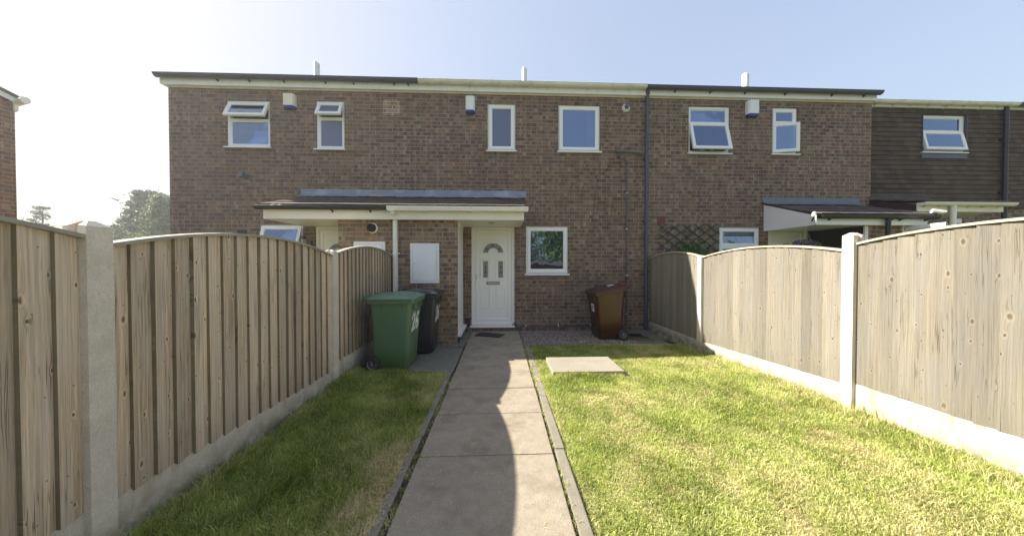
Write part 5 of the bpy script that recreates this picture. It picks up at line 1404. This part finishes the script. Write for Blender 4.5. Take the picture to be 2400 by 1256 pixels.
# ------------------------------------------------------------------ neighbour building far left
Yn = 5.95
xn = aty(36, 380, Yn)[0]; zn = aty(36, 258, Yn)[1]
nb = empty('brick_house', (xn - 2, Yn, 0), 'brick house with sloping roof verge cut off by the left edge of the frame', 'house')
nu = Vector((-.309, -.951)); nn_ = Vector((.951, -.309)); A_ = Vector((xn, Yn))
r0 = ray(0, 400); rr0 = r0[0] / r0[1]; s0 = (xn - rr0 * Yn) / (.309 - .951 * rr0)
zt0 = aty(0, 207, Yn - .951 * s0)[1]; zt1 = aty(50, 234, Yn + .1)[1]
sl = (zt0 - zt1) / (s0 + .03)
def NP(s_, d, z): q = A_ + nu * s_ + nn_ * d; return (q.x, q.y, z)
mb = MB(); W_ = 4.5
mb.add([NP(0, 0, -.3), NP(W_, 0, -.3), NP(W_, 0, zn + .12 + W_ * sl), NP(0, 0, zn + .12), NP(0, -6, -.3), NP(0, -6, zn + .12), NP(W_, -6, -.3), NP(W_, -6, zn + .12 + W_ * sl)], [(0, 1, 2, 3), (0, 3, 5, 4), (4, 5, 7, 6), (1, 6, 7, 2)])
z = .012
while z < zn:
    a_ = [NP(-.006, -.002, z), NP(.10, -.002, z), NP(.10, -.12, z), NP(-.006, -.12, z)]; mb.add(a_ + [(p_[0], p_[1], z + .062) for p_ in a_], [(3, 2, 1, 0), (4, 5, 6, 7), (0, 1, 5, 4), (1, 2, 6, 5), (2, 3, 7, 6), (3, 0, 4, 7)]); z += .075
mb.build('wall', M['brick_far'], nb)
def slab(mb, s0_, s1_, d0, d1, zf, th):
    a_ = [NP(s0_, d0, zf(s0_)), NP(s1_, d0, zf(s1_)), NP(s1_, d1, zf(s1_)), NP(s0_, d1, zf(s0_))]; mb.add(a_ + [(p_[0], p_[1], p_[2] - th) for p_ in a_], [(0, 1, 2, 3), (7, 6, 5, 4), (0, 4, 5, 1), (1, 5, 6, 2), (2, 6, 7, 3), (3, 7, 4, 0)])
zf = lambda q: zt1 + (q + .03) * sl
mb = MB(); slab(mb, -.03, W_, .12, -6.1, zf, .05); mb.build('roof', M['roof'], nb)
mb = MB(); slab(mb, .0, W_, .085, .06, lambda q: zf(q) - .052, .09); mb.build('verge_board', M['fascia'], nb)
mb = MB(); slab(mb, -.03, .01, .05, -6, lambda q: zn + .14, .16); mb.build('fascia', M['fascia'], nb)
mb = MB(); a_ = NP(-.03, .30, zn + .15); b_2 = NP(-.03, -6, zn + .15); mb.tube([a_, b_2], .06, 12); mb.build('gutter', M['gutter_w'], nb)

# ------------------------------------------------------------------ trees beyond
def tree(name, label, x, y, h, w, mat, group, n=5000, conifer=True, seed=1, leaf=.16, base=.6, lobes=None):
    rs = np.random.RandomState(seed)
    root = empty(name, (x, y, -.1), label, 'tree', group)
    t = MB(); t.tube([(x, y, -.1), (x + .05, y, h * .35), (x, y + .05, h * (.92 if conifer else .6))], w * .045 + .04, 9, r2=.03)
    for q in range(9):
        a = rs.rand() * 6.28; z = h * (.25 + .55 * rs.rand()); L = w * .42 * (1 - z / h * .8 if conifer else 1) ; t.tube([(x, y, z), (x + L * .6 * math.cos(a), y + L * .6 * math.sin(a), z + L * .25), (x + L * math.cos(a), y + L * math.sin(a), z + L * .35)], .05, 5, r2=.01)
    t.build('trunk', M['bark'], root)
    # clumps
    nc = n // 40; P = []
    for q in range(nc):
        if conifer:
            u = rs.rand() ** .8; z = base + (h - base) * u; prof = (1 - u) ** .75 * .95 + .04
            if u < .12: prof *= .75 + u * 2
            a = rs.rand() * 6.28; r_ = w / 2 * prof * (rs.rand() ** .35) * (1 + .16 * math.sin(3 * a + z * 2.1))
            c = np.array([x + r_ * math.cos(a), y + r_ * math.sin(a), z]); 
            k = 40; d = rs.normal(0, 1, (k, 3)) * np.array([.5, .5, .22]) * leaf * 2.2
            outw = np.array([math.cos(a), math.sin(a), .35]); d += outw * rs.rand(k, 1) * leaf * 2.2
        else:
            v = rs.normal(0, 1, 3); v /= np.linalg.norm(v); r_ = rs.rand() ** .4
            lx, ly, lz = (w / 2, w / 2, (h - base) / 2)
            bump = 1 + .22 * math.sin(v[0] * 4 + seed) * math.cos(v[2] * 5 + seed)
            c = np.array([x + v[0] * lx * r_ * bump, y + v[1] * ly * r_ * bump, base + lz + v[2] * lz * r_ * bump]); k = 40; d = rs.normal(0, 1, (k, 3)) * leaf * 1.9
        P.append(c + d)
    P = np.concatenate(P); m = len(P)
    U = rs.normal(0, 1, (m, 3)); U /= np.linalg.norm(U, axis=1)[:, None]; Wv = rs.normal(0, 1, (m, 3)); Wv -= (Wv * U).sum(1)[:, None] * U; Wv /= np.linalg.norm(Wv, axis=1)[:, None]
    s_ = leaf * rs.uniform(.35, .8, (m, 1)); A = np.stack([P - U * s_, P - Wv * s_ * .45, P + U * s_, P + Wv * s_ * .45], 1).reshape(-1, 3) - np.array([x, y, -.1])
    cl = np.repeat(rs.rand(nc), 40) * .6 + rs.rand(m) * .4
    o = fast_mesh('crown', A, np.arange(m * 4).reshape(m, 4), {'rnd': cl}, mat); o.parent = root
    return root
def place(px, pytop, Y):
    x, z = aty(px, pytop, Y); return x, z
x, z = place(352, 456, 26); tree('conifer_tree', 'tall dark conifer beyond the fence, tallest tree left of the terrace', x, 26, z, 4.5, M['conifer'], 'conifers beyond the left fence', n=26000, seed=3, leaf=.20, base=.3)
x, z = place(392, 464, 22); tree('conifer_tree', 'yellow-green conifer against the left end of the brick terrace', x, 22, z, 4.8, M['conifer2'], 'conifers beyond the left fence', n=18000, seed=5, leaf=.16, base=.3)
x, z = place(97, 480, 24); tree('conifer_tree', 'small thin conifer top seen over the nearest left fence panel', x, 24, z, 2.0, M['conifer'], 'conifers beyond the left fence', n=2600, seed=9, leaf=.11, base=.6)
# low roof seen between trees
Yr = 30.; xa, za = aty(285, 556, Yr); xb, zb = aty(350, 528, Yr)
fh = empty('distant_house', (xb, Yr + 3, 0), 'distant house roof of brown tiles below the conifers', 'house')
mb = MB(); mb.add([(xa, Yr, za), (xb + 9, Yr, za), (xb + 8, Yr + 4, zb + .9), (xb, Yr + 4, zb + .9), (xa, Yr + 8, za), (xb + 9, Yr + 8, za)], [(0, 1, 2, 3), (0, 3, 4), (4, 3, 2, 5), (1, 5, 2)]); mb.build('roof', M['brick_far'], fh)
mb = MB(); mb.box(xa + .4, xb + 8.6, Yr + .4, Yr + 7.6, -.2, za); mb.build('wall', M['brick_far'], fh)

# trees and garages behind the camera that the panes mirror
for k, (x, y, h, w, s_) in enumerate(((-3.4, -15, 4.6, 5.2, 21), (1.4, -17, 5.0, 5.0, 22), (5.6, -15, 6.4, 4.6, 23), (11, -16, 5.0, 6.0, 24), (17, -15, 5.4, 6.0, 25))):
    tree('broadleaf_tree', ['bushy green tree behind the viewer, opposite the left house', 'round green tree behind the viewer, mirrored in the downstairs window', 'taller dark green tree behind the viewer', 'spreading green tree behind the viewer, opposite the right house', 'far right green tree behind the viewer'][k], x, y, h, w, M['broad'], 'trees mirrored in the windows', n=7000, conifer=False, seed=s_, leaf=.22, base=.5)
gb = empty('brick_garage', (2, -11, 0), 'low brick garage behind the viewer, mirrored in the downstairs window', 'garage')
mb = MB(); mb.box(-1.5, 7, -13, -11, -.2, 1.35); mb.build('wall', M['brick_far'], gb)
mb = MB(); mb.prism([(-13.3, 1.35), (-10.8, 1.35), (-12, 1.6)], 'x', -1.8, 7.3); mb.build('roof', M['roof'], gb)

# ------------------------------------------------------------------ bird
bx, bz = aty(273, 469, 20)
rt = empty('bird', (bx, 20, bz), 'tiny dark bird flying in the pale sky left of the terrace', 'bird')
mb = MB(); n = 8
mb.loft([[(bx + xx, 20 + r_ * math.cos(2 * math.pi * k / n), bz + r_ * math.sin(2 * math.pi * k / n) - xx * .25) for k in range(n)] for xx, r_ in ((-.14, .004), (-.10, .02), (-.03, .04), (.05, .045), (.1, .03), (.13, .026), (.16, .004))]); mb.build('bird_body', M['bird'], rt)
for s_ in (-1, 1):
    m = MB(); m.add([(bx + .05, 20, bz), (bx - .05, 20, bz), (bx - .13, 20 + s_ * .14, bz + .09), (bx - .02, 20 + s_ * .16, bz + .11), (bx - .20, 20 + s_ * .30, bz + .06), (bx - .18, 20 + s_ * .31, bz + .065)], [(0, 1, 2, 3), (3, 2, 4, 5)]); m.build('wing', M['bird'], rt)

# ------------------------------------------------------------------ haze volume added to imitate lens glare
hm = bpy.data.materials.new('glare_haze'); hm.use_nodes = True; ht = hm.node_tree; ht.nodes.clear()
ho = ht.nodes.new('ShaderNodeOutputMaterial'); hv = ht.nodes.new('ShaderNodeVolumePrincipled')
hv.inputs['Color'].default_value = (.95, .97, 1, 1); hv.inputs['Density'].default_value = .0024; hv.inputs['Anisotropy'].default_value = .55
ht.links.new(hv.outputs[0], ho.inputs['Volume'])
hz = MB(); hz.box(-45, 45, -25, 42, -1.2, 9.5); hz = hz.build('haze', hm); hz['kind'] = 'stuff'

# ------------------------------------------------------------------ light
sd = Vector((-1.22, .30, 1.0)); 
elev = math.atan2(sd.z, math.hypot(sd.x, sd.y)); az = math.atan2(sd.x, sd.y)
w = bpy.data.worlds.new('World'); sc.world = w; w.use_nodes = True; nt = w.node_tree
bg = nt.nodes['Background']; sky = nt.nodes.new('ShaderNodeTexSky'); sky.sky_type = 'NISHITA'; sky.sun_disc = False
sky.sun_elevation = elev; sky.sun_rotation = az; sky.air_density = 1.0; sky.dust_density = 2.8; sky.ozone_density = 1.2; sky.altitude = 50
lum = nt.nodes.new('ShaderNodeRGBToBW'); k1 = nt.nodes.new('ShaderNodeMath'); k1.operation = 'MULTIPLY_ADD'; k1.inputs[1].default_value = 1 / 1.0; k1.inputs[2].default_value = 1
v2 = nt.nodes.new('ShaderNodeVectorMath'); v2.operation = 'DIVIDE'     # compresses the brightest sky near the sun
nt.links.new(sky.outputs[0], lum.inputs[0]); nt.links.new(lum.outputs[0], k1.inputs[0]); ds = nt.nodes.new('ShaderNodeMix'); ds.data_type = 'RGBA'; ds.inputs[0].default_value = .45
nt.links.new(sky.outputs[0], ds.inputs[6]); nt.links.new(lum.outputs[0], ds.inputs[7]); nt.links.new(ds.outputs[2], v2.inputs[0]); nt.links.new(k1.outputs[0], v2.inputs[1]); nt.links.new(v2.outputs[0], bg.inputs[0]); bg.inputs[1].default_value = .15
L = bpy.data.lights.new('sun', 'SUN'); L.energy = 2.05; L.angle = R(.55); L.color = (1, .94, .82)
lo = bpy.data.objects.new('sun', L); col.objects.link(lo); lo.rotation_euler = sd.to_track_quat('Z', 'Y').to_euler(); lo.location = (-10, 3, 10)
sc.view_settings.view_transform = 'Standard'; sc.view_settings.look = 'None'; sc.view_settings.gamma = 1; sc.view_settings.exposure = 2.75
sc.render.resolution_x = 1024; sc.render.resolution_y = 535
sc.cycles.max_bounces = 8; sc.cycles.use_denoising = True
